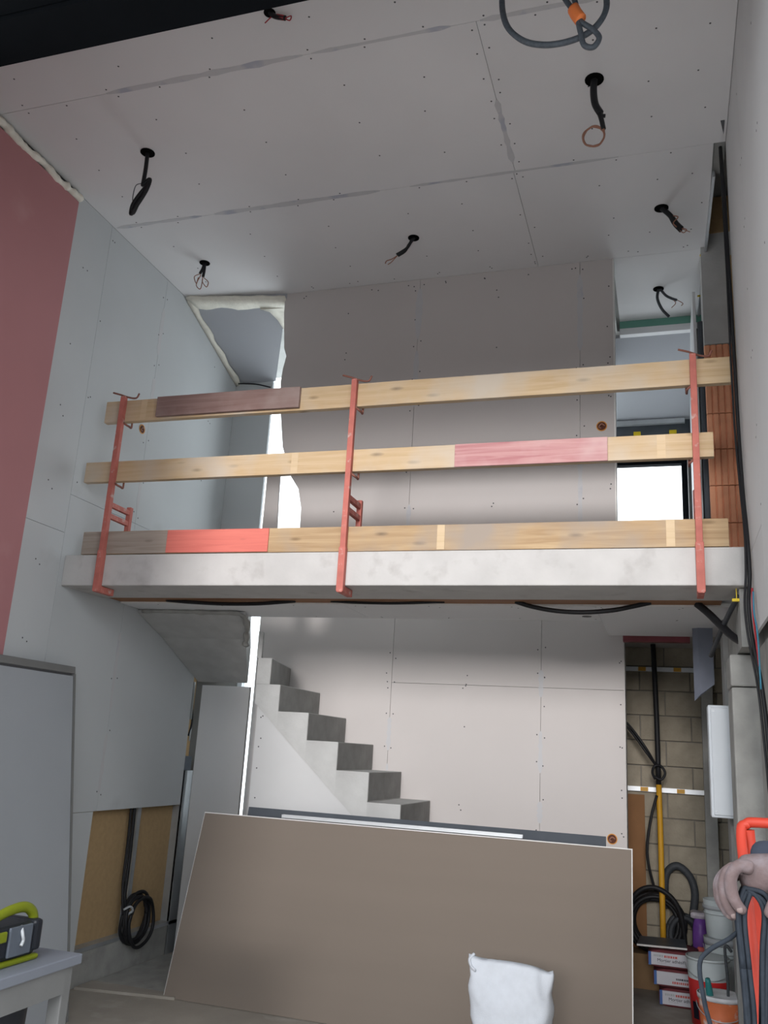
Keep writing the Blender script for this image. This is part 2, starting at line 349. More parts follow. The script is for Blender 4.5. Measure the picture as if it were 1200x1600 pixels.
obj('plinth', box(-3.86, -3.71, FY+0.08, 6.7, 0.0, 0.215), 'concrete_dark', wl)
b = bmesh.new(); bx(b, -3.779, -3.74, 6.0, 6.045, 0.0, 1.12); bx(b, -3.779, -3.776, 5.99, 6.055, 0.0, 1.12); obj('metal_stud', b, 'steel', wl)
b = bmesh.new(); bx(b, -3.779, -3.705, 6.56, 6.60, 0.0, 1.35); bx(b, -3.72, -3.702, 6.56, 6.68, 0.0, 1.35); obj('metal_stud', b, 'steel', wl)
obj('metal_stud', box(-3.779, -3.705, 6.55, 6.575, 1.75, 2.05), 'steel', wl)
obj('bottom_track', box(-3.78, -3.702, 5.39, 6.7, 0.21, 0.235), 'steel', wl)
b = bmesh.new(); tube(b, [(-3.735, 6.60, 2.0), (-3.72, 6.59, 1.86), (-3.715, 6.6, 1.72), (-3.725, 6.585, 1.62)], 0.008); obj('loose_wire', b, 'cable', wl, True)
b = bmesh.new(); tube(b, [(-3.72, 6.61, 1.72), (-3.712, 6.59, 1.64), (-3.712, 6.585, 1.58)], 0.006); obj('loose_wire', b, 'light_plastic', wl, True)
obj('dark_packing', box(-3.779, -3.73, 6.55, 6.69, 1.35, 1.46), 'slate', wl)
pts = jline(5.42, 3.15, 5.42, 5.05, 0.3, 0.03) + jline(4.70, 3.2, 4.70, 5.0, 0.6, 0.01) + jline(6.3, 3.2, 6.3, 5.0, 0.5, 0.02) + jline(5.42, 1.2, 5.42, 2.4, 0.4, 0.03) + jline(4.45, 0.6, 4.45, 4.9, 0.5, 0.02)
screws(wl, 0, XL, 1, pts)
for a in ((5.395, 5.445, 4.45, 4.85), (5.40, 5.44, 3.2, 3.5), (5.39, 5.45, 3.95, 4.25), (5.395, 5.44, 1.2, 1.6), (5.4, 5.44, 1.75, 2.3)):
    strip(wl, 0, XL, 1, *a)
# ---- right wall
wr = struct('wall_right', box(0.46, 0.9, 2.6, 4.70, 2.2, 5.3), 'shell', 'white plasterboard wall at the right above rough concrete')
boards_wall(wr, 0, XR, 0.0125, [(2.70, 3.95, 2.22, 5.12), (3.95, 4.72, 2.22, 2.62), (3.95, 4.72, 2.62, 5.12)], 'board_right')
screws(wr, 0, XR, -1, jline(3.95, 2.7, 3.95, 5.0, 0.35, 0.03) + jline(3.3, 2.6, 3.3, 5.0, 0.5, 0.02))
for z in (2.3, 5.0): obj('stud_batten', box(0.4135, 0.46, 2.7, 4.70, z, z+0.05), 'steel', wr)
wrl = struct('wall_right_lower', box(0.445, 0.9, 2.6, 4.98, 0, 2.198), 'concrete_dark', 'rough grey concrete wall low on the right')
obj('gap_shade', prism(bmesh.new(), [(0.362, 4.50), (0.384, 4.50), (0.384, 4.62)], 2, 5.097, 5.1005), 'screw', wr)  # dark sheet painting the shade of a gap; nothing is open here
struct('wall_right_outer', box(0.9, 1.1, 2.6, 8.2, 0, 5.5), 'shell', 'bare outer wall in the dark gap beyond the right-hand wall')
# ---- entrance front with dark lintel
wf = struct('wall_front', box(-4.1, 1.1, FY-0.1, FY+0.04, FZ+0.1, 5.5), 'frame_dark', 'dark wall above the entrance opening')
obj('lintel', box(-4.1, 1.1, FY-0.12, FY+0.06, FZ, 5.49), 'frame_dark', wf)
obj('lintel_lip', box(-4.1, 1.1, FY-0.145, FY-0.12, FZ, FZ+0.05), 'frame_dark', wf)
struct('wall_front_pier', box(-4.1, DX0, FY-0.1, FY+0.04, 0, FZ), 'board_right', 'front wall left of the entrance')
struct('wall_front_jamb', box(0.95, 1.1, FY-0.1, 2.6, 0, 5.5), 'board_right', 'side wall right of the entrance')
struct('wall_front_return', box(0.46, 0.95, 2.52, 2.6, 0, 5.5), 'board_right', 'short return wall at the right of the entrance')
struct('added_sky_canopy', box(-9, 7, 0.7, FY-0.15, FZ+0.02, FZ+0.3), 'frame_dark', 'unseen deep canopy over the entrance, added to cut off high sky', 'canopy')  # added only to shape the skylight entering the room
struct('added_sky_block', box(-16, 14, -14.6, -14.0, -0.05, 3.6), 'facade', 'unseen low building across the yard, added to block the lowest sky')  # added as a sky blocker, never in view
struct('roof_slab', box(-4.1, 1.1, FY-0.1, 8.2, 5.5, 5.7), 'shell', 'roof slab above the ceiling', 'roof')

# ---- mezzanine slab
slab = struct('floor_mezzanine', box(-3.70, 0.398, 4.70, 5.15, 2.50, 2.70), 'concrete', 'pale cast concrete slab edge of the mezzanine', 'floor', bevel=0.006)
obj('floor_infill', box(-3.70, 0.398, 5.15, 5.92, 2.54, 2.70), 'concrete', slab)
obj('hall_floor', box(-0.40, 0.9, 5.92, 7.95, 2.56, 2.70), 'concrete', slab)
b = bmesh.new(); bx(b, -3.70, -2.78, 5.92, 5.96, 2.54, 2.70); obj('floor_edge', b, 'concrete', slab)
lc = struct('ceiling_lower', box(-3.68, 0.39, 5.335, 5.90, 2.515, 2.539), 'board_ceiling', 'low ceiling lining under the mezzanine slab', 'ceiling')
boards_wall(lc, 2, 2.495, 0.0125, [(-3.68, -2.0, 5.333, 5.905), (-2.0, -0.40, 5.333, 5.905), (-0.40, 0.38, 5.333, 6.60)], 'board_white')
obj('timber_batten', box(-3.66, 0.30, 5.155, 5.315, 2.503, 2.539), 'strip_wood', lc)
obj('trim_strip', box(-3.66, 0.38, 5.316, 5.332, 2.494, 2.515), 'edge_white', lc)
obj('red_beam', box(-0.30, 0.16, 6.62, 6.70, 2.46, 2.54), 'maroon', lc)
screws(lc, 2, 2.495, -1, jline(-3.4, 5.4, 0.2, 5.4, 0.5, 0.02) + jline(-3.4, 5.85, 0.2, 5.85, 0.5, 0.01))
b = bmesh.new(); lathe_axis(b, [(0.03, 0), (0.03, 0.003)], (-0.48, 5.72, 2.4955), (0, 0, -1), 14); obj('vent_hole', b, 'screw', lc)

# ---- upper partition (front of the stairwell) and hall
wp = struct('wall_partition', box(-2.50, -0.302, 5.835, 5.93, 2.70, 5.10), 'edge_white', 'grey-brown plasterboard partition on the mezzanine')
# left-hand board with its edge shaped to the bright streak, letting stairwell daylight through
edge = [(-2.86, 5.098), (-2.855, 4.93), (-2.825, 4.62), (-2.80, 4.55), (-2.82, 4.44), (-2.828, 4.33), (-2.80, 4.05), (-2.76, 3.79), (-2.67, 3.55), (-2.60, 3.45), (-2.565, 3.30), (-2.56, 3.12), (-2.60, 2.98), (-2.62, 2.702)]
prb = prism(bmesh.new(), edge + [(-1.73-G, 2.702), (-1.73-G, 5.098)], 1, 5.82, 5.8345); obj('plasterboard', prb, 'board_part', wp)
prb = prism(bmesh.new(), [(-2.86, 5.098), (-2.80, 5.098), (-2.80, 4.60), (-2.83, 4.7)], 1, 5.835, 5.93); obj('partition_stud', prb, 'edge_white', wp)
boards_wall(wp, 1, 5.82, 0.0145, [(-1.73, -0.53, 2.70, 5.10), (-0.53, -0.30, 2.70, 5.10)], 'board_part')
obj('offcut_board', prism(bmesh.new(), [(-2.858, 2.702), (-2.74, 2.702), (-2.735, 3.05), (-2.75, 3.40), (-2.752, 3.62), (-2.858, 3.66)], 1, 5.80, 5.8195), 'board_part', wp)
obj('board_edge', box(-0.302, -0.292, 5.822, 5.93, 2.70, 5.10), 'edge_white', wp)
pts = jline(-1.73, 2.8, -1.73, 5.05, 0.25, 0.03) + jline(-0.53, 2.8, -0.53, 5.05, 0.25, 0.025) + jline(-0.33, 2.8, -0.33, 5.05, 0.3, 0.006) + jline(-1.13, 2.9, -1.13, 5.0, 0.4, 0.006) + jline(-2.3, 2.9, -2.3, 5.0, 0.4, 0.006) + jline(-2.7, 5.05, -0.4, 5.05, 0.3, 0.005)
screws(wp, 1, 5.82, -1, pts)
for a in ((-1.76, -1.70, 4.6, 5.02), (-1.755, -1.705, 4.05, 4.5), (-1.75, -1.71, 2.8, 3.3), (-0.555, -0.505, 4.4, 5.0), (-0.55, -0.51, 2.9, 3.7)):
    strip(wp, 1, 5.82, -1, *a)
# sloping stairwell ceiling with foamed edges, and the panel under it
sc = struct('ceiling_stairwell', hexa(bmesh.new(), [(-3.70, 5.70, 5.097), (-2.84, 5.815, 5.06), (-3.315, 6.72, 4.765), (-3.70, 6.72, 4.765), (-3.70, 5.70, 5.112), (-2.84, 5.815, 5.112), (-3.315, 6.72, 4.79), (-3.70, 6.72, 4.79)]), 'board_grey', 'grey sloping panel with foam edges over the stairwell', 'ceiling')
def on_slope(x, v, off):      # v = distance down the slope from the ceiling edge
    u = max(0.0, min(1.0, (x + 3.70)/0.86)); y0 = 5.70 + 0.115*u
    return (x, y0 + v*0.945, 5.095 - 0.035*u - v*0.325 - off)
def slope_band(A, B, name):   # ragged filler band between two rows of (x, v)
    b = bmesh.new(); rows = []
    for off in (0.022, -0.004): rows.append(([b.verts.new(on_slope(x, v, off)) for x, v in A], [b.verts.new(on_slope(x, v, off*0.45 if off > 0 else off)) for x, v in B]))
    n = len(A)
    for k in range(n-1):
        for (P, Q) in rows: b.faces.new((P[k], P[k+1], Q[k+1], Q[k]))
        b.faces.new((rows[0][0][k], rows[0][0][k+1], rows[1][0][k+1], rows[1][0][k])); b.faces.new((rows[0][1][k], rows[0][1][k+1], rows[1][1][k+1], rows[1][1][k]))
    for k in (0, n-1): b.faces.new((rows[0][0][k], rows[0][1][k], rows[1][1][k], rows[1][0][k]))
    bmesh.ops.recalc_face_normals(b, faces=b.faces); obj(name, b, 'foam', sc, True)
NB = 18
slope_band([(-3.69 + 0.84*k/NB, -0.015 - 0.012*random.random()) for k in range(NB+1)], [(-3.66 + 0.81*k/NB, 0.105 + 0.012*math.sin(k*0.9) + 0.008*random.random()) for k in range(NB+1)], 'foam_band')
slope_band([(-3.10 + 0.0*k, 0.10) for k in range(2)] + [(-3.03, 0.13), (-2.995, 0.22), (-2.985, 0.30), (-2.985, 0.36)], [(-2.86, 0.09), (-2.88, 0.10), (-2.90, 0.15), (-2.93, 0.22), (-2.955, 0.30), (-2.98, 0.37)], 'foam_corner')
slope_band([(-3.695, 0.02 + 1.05*k/NB) for k in range(NB+1)], [(-3.655 + 0.010*math.sin(k*1.3) + 0.008*random.random(), 0.02 + 1.05*k/NB) for k in range(NB+1)], 'foam_side')
struct('wall_stair_upper', box(-3.70, -3.33, 6.70, 6.73, 2.70, 4.755), 'board_left', 'narrow grey panel at the back of the upper stairwell')
b = bmesh.new(); tube(b, [(-3.66, 6.66, 4.74), (-3.60, 6.68, 4.745), (-3.48, 6.68, 4.73), (-3.34, 6.68, 4.69)], 0.006); tag(obj('loose_cable', b, 'cable', None, True), 'thin dark cable crossing under the sloping stairwell panel', 'cable')
# back wall of the stairwell with its tall slot window, its hidden upper part widened to add daylight
wb = struct('wall_back', box(-2.93, -0.32, 6.84, 7.0, 0, 2.72), 'shell', 'plasterboard back wall behind the concrete stair')
obj('side_pier', box(-3.95, -3.47, 6.84, 7.0, 0, 5.5), 'shell', wb)
obj('window_head', box(-3.47, -0.42, 6.84, 7.0, 5.42, 5.5), 'shell', wb)
obj('side_wall', box(-2.06, -0.42, 6.84, 7.0, 2.72, 5.42), 'shell', wb)
obj('window_apron', box(-3.47, -2.93, 6.84, 7.0, 0, 0.9), 'shell', wb)
boards_wall(wb, 1, 6.80, 0.0125, [(-3.285, -2.09, 0.0, 2.72), (-2.09, -0.91, 0.0, 2.12), (-0.91, -0.30, 0.0, 2.12), (-2.09, -0.91, 2.12, 2.72), (-0.91, -0.30, 2.12, 2.72), (-2.06, -0.42, 2.72, 5.40)], 'board_part')
obj('board_edge', box(-0.308, -0.298, 6.812, 7.0, 0, 2.5), 'edge_white', wb)
pts = jline(-2.09, 1.1, -2.09, 2.5, 0.25, 0.025) + jline(-0.91, 1.1, -0.91, 2.5, 0.22, 0.025) + jline(-0.33, 1.1, -0.33, 2.4, 0.3, 0.005) + jline(-1.5, 1.2, -1.5, 2.5, 0.3, 0.006) + jline(-2.7, 2.16, -0.4, 2.16, 0.6, 0.03)
screws(wb, 1, 6.80, -1, pts)
for a in ((-2.11, -2.07, 1.6, 1.85), (-2.105, -2.075, 1.2, 1.5), (-0.935, -0.885, 2.05, 2.25), (-0.93, -0.89, 1.5, 1.8), (-0.935, -0.885, 1.15, 1.3)):
    strip(wb, 1, 6.80, -1, *a)
w1 = struct('window_1', box(-3.47, -3.43, 6.86, 6.92, 0.9, 5.42), 'white_paint', 'tall bright stairwell window seen through the slits', 'window')
obj('window_frame', box(-2.97, -2.93, 6.86, 6.92, 0.9, 2.72), 'white_paint', w1)
obj('window_frame', box(-2.10, -2.06, 6.86, 6.92, 2.72, 5.42), 'white_paint', w1)
obj('window_frame', box(-3.43, -2.10, 6.86, 6.92, 5.38, 5.42), 'white_paint', w1)
obj('window_frame', box(-3.43, -2.97, 6.86, 6.92, 0.9, 0.94), 'white_paint', w1)
obj('window_frame', box(-2.97, -2.10, 6.86, 6.92, 2.72, 2.76), 'white_paint', w1)
obj('pane', box(-3.43, -2.97, 6.885, 6.895, 0.94, 2.74), 'glass', w1)
obj('pane', box(-3.43, -2.10, 6.885, 6.895, 2.76, 5.38), 'glass', w1)
# panels at the foot of the stair
wsl = struct('wall_stair_lower', box(-3.655, -3.225, 6.60, 6.63, 0, 2.03), 'board_right', 'pale grey panel under the turning stair beside the light slit')
wsp = struct('wall_stair_panel', prism(bmesh.new(), [(-2.865, 0.0), (-1.05, 0.0), (-1.05, 0.22), (-2.08, 1.155), (-2.865, 1.86)], 1, 6.02, 6.045), 'board_right', 'pale panel closing the space below the stair')
screws(wsp, 1, 6.02, -1, jline(-2.82, 1.2, -2.82, 1.8, 0.2, 0.004))

# ---- hall beyond the partition (upper right)
gb = struct('ceiling_hall_drop', box(-0.30, 0.335, 6.80, 6.83, 5.03, 5.099), 'green', 'green moisture-resistant board strip across the hall ceiling', 'ceiling')
obj('white_track', box(-0.30, 0.335, 6.79, 6.85, 4.975, 5.03), 'board_white', gb)
hs = struct('ceiling_hall_slope', hexa(bmesh.new(), [(-0.42, 6.85, 4.975), (0.25, 6.85, 4.975), (0.25, 7.62, 4.53), (-0.42, 7.62, 4.53), (-0.42, 6.85, 5.0), (0.25, 6.85, 5.0), (0.25, 7.62, 4.56), (-0.42, 7.62, 4.56)]), 'board_grey', 'grey sloping panel over the far end of the hall', 'ceiling')
obj('ceiling_track', box(-0.42, 0.20, 7.58, 7.62, 4.49, 4.53), 'steel', hs)
obj('recess_shade', box(-0.42, 0.25, 7.64, 7.68, 4.22, 4.54), 'slate', hs)  # solid dark slab painting the shade of a gap
for x in (-0.20, 0.10): obj('yellow_clip', box(x-0.03, x+0.03, 7.60, 7.64, 4.40, 4.43), 'yellow', hs)
w3 = struct('added_hall_window', box(-0.46, -0.42, 7.0, 7.9, 2.70, 2.76), 'frame_dark', 'unseen side window behind the partition, added to brighten the upper hall', 'window')  # added out of view to throw more light on the hall ceiling
obj('window_frame', box(-0.46, -0.42, 7.0, 7.9, 4.84, 5.1), 'frame_dark', w3)
obj('window_frame', box(-0.46, -0.42, 7.0, 7.05, 2.76, 4.84), 'frame_dark', w3)
obj('pane', box(-0.445, -0.435, 7.05, 7.78, 2.76, 4.84), 'glass', w3)
whr = struct('wall_hall_right', box(0.245, 0.265, 6.20, 7.9, 2.70, 4.98), 'board_white', 'white board edge at the right of the hall opening')
whb = struct('wall_hall_back', box(-0.46, 0.9, 7.85, 7.98, 4.24, 5.5), 'shell', 'end wall of the upper hall above its window')
obj('wall_side', box(0.22, 0.9, 7.85, 7.98, 2.7, 4.24), 'shell', whb)
w2 = struct('window_2', box(0.165, 0.215, 7.78, 7.85, 2.70, 4.24), 'frame_dark', 'bright window with dark frame at the end of the upper hall', 'window')
obj('window_frame', box(-0.46, -0.42, 7.78, 7.85, 2.70, 4.24), 'frame_dark', w2)
obj('window_frame', box(-0.42, 0.165, 7.78, 7.85, 2.70, 2.76), 'frame_dark', w2)
obj('window_frame', box(-0.42, 0.165, 7.78, 7.85, 4.18, 4.24), 'frame_dark', w2)
obj('pane', box(-0.42, 0.165, 7.81, 7.82, 2.76, 4.18), 'glass', w2)
# brick pier with concrete head
pier = struct('wall_brick_pier', box(0.30, 0.75, 5.835, 6.05, 2.70, 4.36), 'mortar', 'ribbed terracotta brick pier at the right end of the mezzanine')
bb = bmesh.new(); prof = []; n = 6; w = 0.235
for i in range(n):
    x0 = i*w/n
    prof += [(x0+0.002, 0.010), (x0+0.005, 0.0), (x0+w/n-0.006, 0.0), (x0+w/n-0.003, 0.010)]
prof += [(w, 0.03), (0.0, 0.03)]
prism(bb, prof, 2, 0, 0.243); bb.transform(Matrix.Translation((0.292, 5.805, 4.113)))
br0 = obj('brick', bb, 'brick', pier)
for k in range(1, 6): copy_mesh(br0, 'brick', pier, (0.0, 0, -0.2485*k if k < 5 else -0.2485*5))
obj('brick_infill', box(0.53, 0.75, 5.815, 5.835, 2.71, 4.36), 'brick', pier)
obj('concrete_head', box(0.295, 0.75, 5.80, 6.05, 4.36, 5.2), 'concrete_stair', pier)
obj('insulation_strip', box(0.34, 0.75, 5.79, 6.05, 5.2, 5.48), 'fiber', pier)
obj('foam_joint', box(0.478, 0.52, 5.77, 5.80, 3.36, 5.0), 'fiber', pier)
tr = struct('trim_1', hexa(bmesh.new(), [(0.338, 4.95, 5.06), (0.352, 4.95, 5.06), (0.318, 6.75, 5.06), (0.300, 6.75, 5.06), (0.338, 4.95, 5.10), (0.352, 4.95, 5.10), (0.318, 6.75, 5.10), (0.300, 6.75, 5.10)]), 'steel', 'metal edge profile along the right side of the ceiling', 'trim')
for y in (5.82, 6.4): obj('yellow_clip', box(0.29, 0.335, y, y+0.012, 5.05, 5.058), 'yellow', tr)
b = bmesh.new(); tube(b, [(0.285, 5.95, 2.70), (0.285, 5.95, 3.6), (0.285, 5.95, 4.3), (0.285, 5.95, 4.6)], 0.024, 10, 2); tag(obj('downpipe', b, 'slate', None, True), 'dark slate-blue pipe running up beside the brick pier', 'pipe')

# ---- lower right: storage bay
bw = struct('wall_storage_back', box(-0.5, 0.9, 7.81, 8.1, 0, 2.56), 'mortar', 'beige concrete block wall at the back of the storage bay')
bm0 = bmesh.new(); bx(bm0, 0, 0.392, 0, 0.03, 0, 0.192); bm0.transform(Matrix.Translation((-0.42, 7.785, 0.004)))
blk = obj('block', bm0, 'block', bw, bevel=0.004)
for r in range(13):
    for c in range(3):
        if r == 0 and c == 0: continue
        copy_mesh(blk, 'block', bw, (c*0.40 - (0.2 if r % 2 else 0), random.uniform(-.004, .004), r*0.20))
obj('pilaster', box(0.255, 0.345, 7.70, 7.785, 0, 2.55), 'concrete_dark', bw)
struct('wall_storage_left', box(-0.50, -0.42, 7.0, 7.81, 0, 2.56), 'shell', 'dark side wall of the storage bay')
for i, (z, x1) in enumerate(((2.375, 0.215), (1.415, 0.36))):
    t = struct('trim_%d' % (i+2), box(-0.41, x1, 7.745, 7.785, z-0.018, z+0.018), 'alu', ('upper', 'lower')[i] + ' of two bright metal tracks across the block wall', 'trim')
    for x in (-0.2, 0.08): obj('track_clip', box(x-0.03, x+0.03, 7.738, 7.745, z-0.016, z+0.016), 'yellow_pipe', t)
pl = struct('wall_pillar', box(0.318, 0.60, 5.0, 5.32, 0, 2.02), 'concrete_dark', 'worn concrete pillar at the right below the mezzanine', 'pillar', bevel=0.01)
obj('pillar_head', box(0.315, 0.60, 5.0, 5.32, 2.025, 2.19), 'concrete_dark', pl, bevel=0.01)
struct('wall_pier_lower', box(0.33, 0.9, 5.80, 6.05, 0, 2.54), 'shell', 'dark masonry pier behind the white box')
struct('trim_4', box(0.36, 0.9, 4.76, 5.8, 2.2, 2.495), 'concrete_dark', 'grey concrete corbel under the slab at the right', 'beam')

# ---- staircase
st = thing('concrete_staircase', 'bare grey concrete stair rising left behind the leaning board', 'staircase', (-1.2, 6.4, 0))
RX = [-1.735 + 0.2385*i for i in range(6)]; RZ = [1.25 - 0.19*i for i in range(6)]     # going down to the right
steps = [(-2.69, 2.015), (-2.452, 1.825), (-2.212, 1.635), (-1.972, 1.445)] + list(zip(RX, RZ)) + [(RX[-1]+0.2385, 0.11)]
prev = -2.87
for i, (x, z) in enumerate(steps):
    zb = max(0.0, z - 0.19 - 0.02); 
    x0 = (steps[i-1][0] if i else -2.88)
    if z < 0.2: x0 = steps[i-1][0]
    dl, dr = [max(0.0, 1.16 - (q + 2.08)*0.899) for q in (x0, x)]
    poly = [(x0, dl), (x, dr), (x, z), (x0, z)]
    if dl > 0 and dr == 0: poly = [(x0, dl), (-2.08 + 1.16/0.899, 0.0), (x, 0.0), (x, z), (x0, z)]
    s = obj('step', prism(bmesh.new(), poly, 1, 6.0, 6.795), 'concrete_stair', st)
    obj('riser_shade_face', box(x, x+0.003, 6.004, 6.79, max(0.0, z-0.188), z-0.004), 'concrete_riser_shade', s)  # thin plate that paints the riser as shaded
def wedge(poly, z0, z1, m_, par, name): return obj(name, prism(bmesh.new(), poly, 2, z0, z1), m_, par)
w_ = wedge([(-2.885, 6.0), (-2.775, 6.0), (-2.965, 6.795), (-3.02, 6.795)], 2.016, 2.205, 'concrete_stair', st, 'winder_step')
wedge([(-2.775, 6.003), (-2.772, 6.003), (-2.962, 6.79), (-2.965, 6.79)], 2.018, 2.20, 'concrete_riser_shade', w_, 'riser_shade_face')
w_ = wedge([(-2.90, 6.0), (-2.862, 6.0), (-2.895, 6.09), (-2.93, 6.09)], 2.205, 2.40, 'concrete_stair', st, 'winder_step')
wedge([(-2.862, 6.003), (-2.859, 6.003), (-2.892, 6.087), (-2.895, 6.087)], 2.207, 2.395, 'concrete_riser_shade', w_, 'riser_shade_face')
# upper flight turning towards the room: sloping underside
b = hexa(bmesh.new(), [(-3.695, 5.97, 2.335), (-2.985, 5.97, 2.335), (-3.215, 6.53, 2.055), (-3.695, 6.595, 2.055), (-3.695, 5.97, 2.69), (-2.985, 5.97, 2.69), (-3.215, 6.53, 2.34), (-3.695, 6.595, 2.34)])
obj('upper_flight', b, 'concrete_stair', st)
b = hexa(bmesh.new(), [(-3.695, 5.60, 2.47), (-2.85, 5.64, 2.47), (-2.985, 5.97, 2.335), (-3.695, 5.97, 2.335), (-3.695, 5.60, 2.490), (-2.85, 5.64, 2.490), (-2.985, 5.97, 2.490), (-3.695, 5.97, 2.490)])
obj('flight_head', b, 'concrete_stair', st)
wavy(st, [(-3.66, 5.60, 2.48), (-3.35, 5.61, 2.482), (-3.1, 5.62, 2.478), (-2.90, 5.63, 2.475), (-2.87, 5.72, 2.43), (-2.94, 5.88, 2.36), (-3.0, 6.0, 2.30)], 0.022, 'concrete_dark', 'mortar_bead', 0.5, 0.7, 6)

# ================================================================== GUARD RAIL
def guard_post(x, label, sd=1):
    t = thing('guardrail_post', label, 'post', (x, 4.68, 2.43), 'clamp posts of the guard rail')
    h = 0.017
    obj('upright', box(x-h, x+h, 4.664, 4.698, 2.69, 3.775), 'red_post', t, bevel=0.003)
    obj('lower_sleeve', box(x-h-0.004, x+h+0.004, 4.660, 4.698, 2.46, 2.72), 'red_post', t, bevel=0.003)
    obj('clamp_foot', box(x-h, x+h, 4.662, 4.84, 2.455, 2.497), 'red_post', t, bevel=0.003)
    for z in (3.03, 2.955): obj('clamp_arm', box(x-0.013, x+0.013, 4.698, 4.90, z-0.016, z+0.016), 'red_post', t, bevel=0.002)
    obj('clamp_spindle', box(x-0.016, x+0.016, 4.90, 4.932, 2.70, 3.07), 'red_post', t, bevel=0.003)
    for z in (3.585, 3.165):   # hooks that carry the planks
        b = bmesh.new(); tube(b, [(x+sd*0.012, 4.69, z+0.01), (x+sd*0.03, 4.70, z-0.004), (x+sd*0.035, 4.73, z-0.006), (x+sd*0.035, 4.755, z-0.006), (x+sd*0.035, 4.757, z+0.03)], 0.007, 6, 4); obj('plank_hook', b, 'rust', t, True)
    b = bmesh.new(); tube(b, [(x-0.075, 4.66, 3.80), (x-0.02, 4.668, 3.785), (x+0.03, 4.69, 3.772), (x+0.08, 4.70, 3.768), (x+0.10, 4.70, 3.80)], 0.006, 6, 4); obj('pin_handle', b, 'rust', t, True)
    return t
guard_post(-3.41, 'worn red steel clamp post at the left end of the guard rail')
guard_post(-1.775, 'worn red steel clamp post in the middle of the guard rail')
guard_post(0.175, 'worn red steel clamp post at the right end of the guard rail', -1)
def plank(name, x0, x1, y0, y1, z0, z1, m_, label, tilt=0.0, group=None):
    n = max(2, int((x1-x0)/0.25)); b = bmesh.new(); rings = []
    for i in range(n+1):
        x = x0 + (x1-x0)*i/n; d = tilt*(i/n-0.5); q = 0.0022*noise.noise(Vector((x*1.7, z0*5, 0)))
        rings.append([b.verts.new(p) for p in ((x, y0, z0+d+q), (x, y1, z0+d+q), (x, y1, z1+d+q), (x, y0, z1+d+q))])
    for a, c in zip(rings, rings[1:]):
        for j in range(4): b.faces.new((a[j], a[(j+1) % 4], c[(j+1) % 4], c[j]))
    b.faces.new(rings[0][::-1]); b.faces.new(rings[-1]); bmesh.ops.recalc_face_normals(b, faces=b.faces)
    o = obj(name, b, m_, None, bevel=0.003)
    return tag(o, label, 'plank', group)
p1 = plank('rail_plank', -3.555, 0.375, 4.70, 4.743, 3.605, 3.755, 'pine', 'long pale pine plank forming the top guard rail')
p2 = plank('rail_plank', -3.645, 0.265, 4.70, 4.743, 3.19, 3.328, 'pine', 'long pale pine plank forming the middle guard rail')
p3 = plank('toe_plank', -3.585, 0.32, 4.702, 4.743, 2.703, 2.852, 'pine2', 'long weathered pine toe board resting on the slab edge')
plank('painted_board', -3.15, -2.135, 4.674, 4.699, 3.618, 3.755, 'paint_brown', 'short brown painted board fixed on the top rail plank')
plank('painted_board', -1.135, -0.28, 4.685, 4.699, 3.187, 3.325, 'paint_pink', 'short faded red board fixed on the middle rail plank')
plank('painted_board', -2.96, -2.265, 4.692, 4.701, 2.705, 2.850, 'paint_red', 'short coral red board fixed on the toe board')
obj('weathered_end', box(-3.583, -2.962, 4.700, 4.7025, 2.706, 2.849), 'pine_end', p3)
for p, xs, z0, z1 in ((p3, (-1.20, 0.035), 2.706, 2.849), (p2, (-2.14, 0.0), 3.193, 3.326), (p1, (-3.26,), 3.61, 3.752)):
    for x in xs: obj('clean_mark', box(x-0.022, x+0.022, 4.6992, 4.7005, z0, z1), 'unworn', p)

# ================================================================== CEILING CABLES
def ceiling_cable(x, y, label, strands, collar=0.05, copper=None, cm='cable', wm='copper', group='cable outlets in the ceiling'):
    t = thing('ceiling_cable', label, 'cable', (x, y, ZC-0.001), group)
    b = bmesh.new(); lathe_axis(b, [(collar, 0), (collar, 0.004), (collar*0.8, 0.005)], (x, y, ZC-0.0005), (0, 0, -1), 18); obj('outlet_hole_shade', b, 'hole', t)  # flat black disc paints the dark inside of the hole
    for r, pts_ in strands:
        b = bmesh.new(); tube(b, [(x+p[0], y+p[1], ZC+p[2]) for p in pts_], r, 7, 6); obj('cable', b, cm, t, True)
    for r, pts_ in (copper or []):
        b = bmesh.new(); tube(b, [(x+p[0], y+p[1], ZC+p[2]) for p in pts_], r, 6, 6); obj('wire', b, wm, t, True)
    return t
def ring(c, r, n, turns=1.0, ax='xz', ph=0.0, squash=1.0, tilt=0.0):
    out = []
    for i in range(int(n*turns)+1):
        a = ph + 2*math.pi*i/n
        u, v = r*math.cos(a), r*squash*math.sin(a)
        out.append((c[0]+u, c[1]+tilt*v+0.004*math.sin(i*1.9), c[2]+v) if ax == 'xz' else (c[0]+0.004*math.sin(i*1.9), c[1]+u, c[2]+v))
    return out
ceiling_cable(-3.0, 4.0, 'black ceiling cable ending in a long coiled loop nearest the pink panel',
    [(0.013, [(0, 0, 0.0), (0.003, 0, -0.12), (0, 0, -0.24)]),
     (0.012, [(0.0, 0, -0.23), (0.045, 0, -0.20), (0.03, 0, -0.28), (-0.03, 0, -0.39), (-0.055, 0, -0.43), (-0.05, 0, -0.36), (0.0, 0, -0.28), (0.04, 0.01, -0.22)]),
     (0.011, [(0.03, 0.01, -0.25), (-0.01, 0.012, -0.31), (-0.045, 0.012, -0.41), (-0.06, 0.01, -0.40), (-0.02, 0.01, -0.31)])], 0.045,
    [(0.003, [(0, 0, -0.22), (-0.05, 0, -0.23), (-0.06, 0, -0.31), (-0.05, 0, -0.36)])], wm='cable_grey')
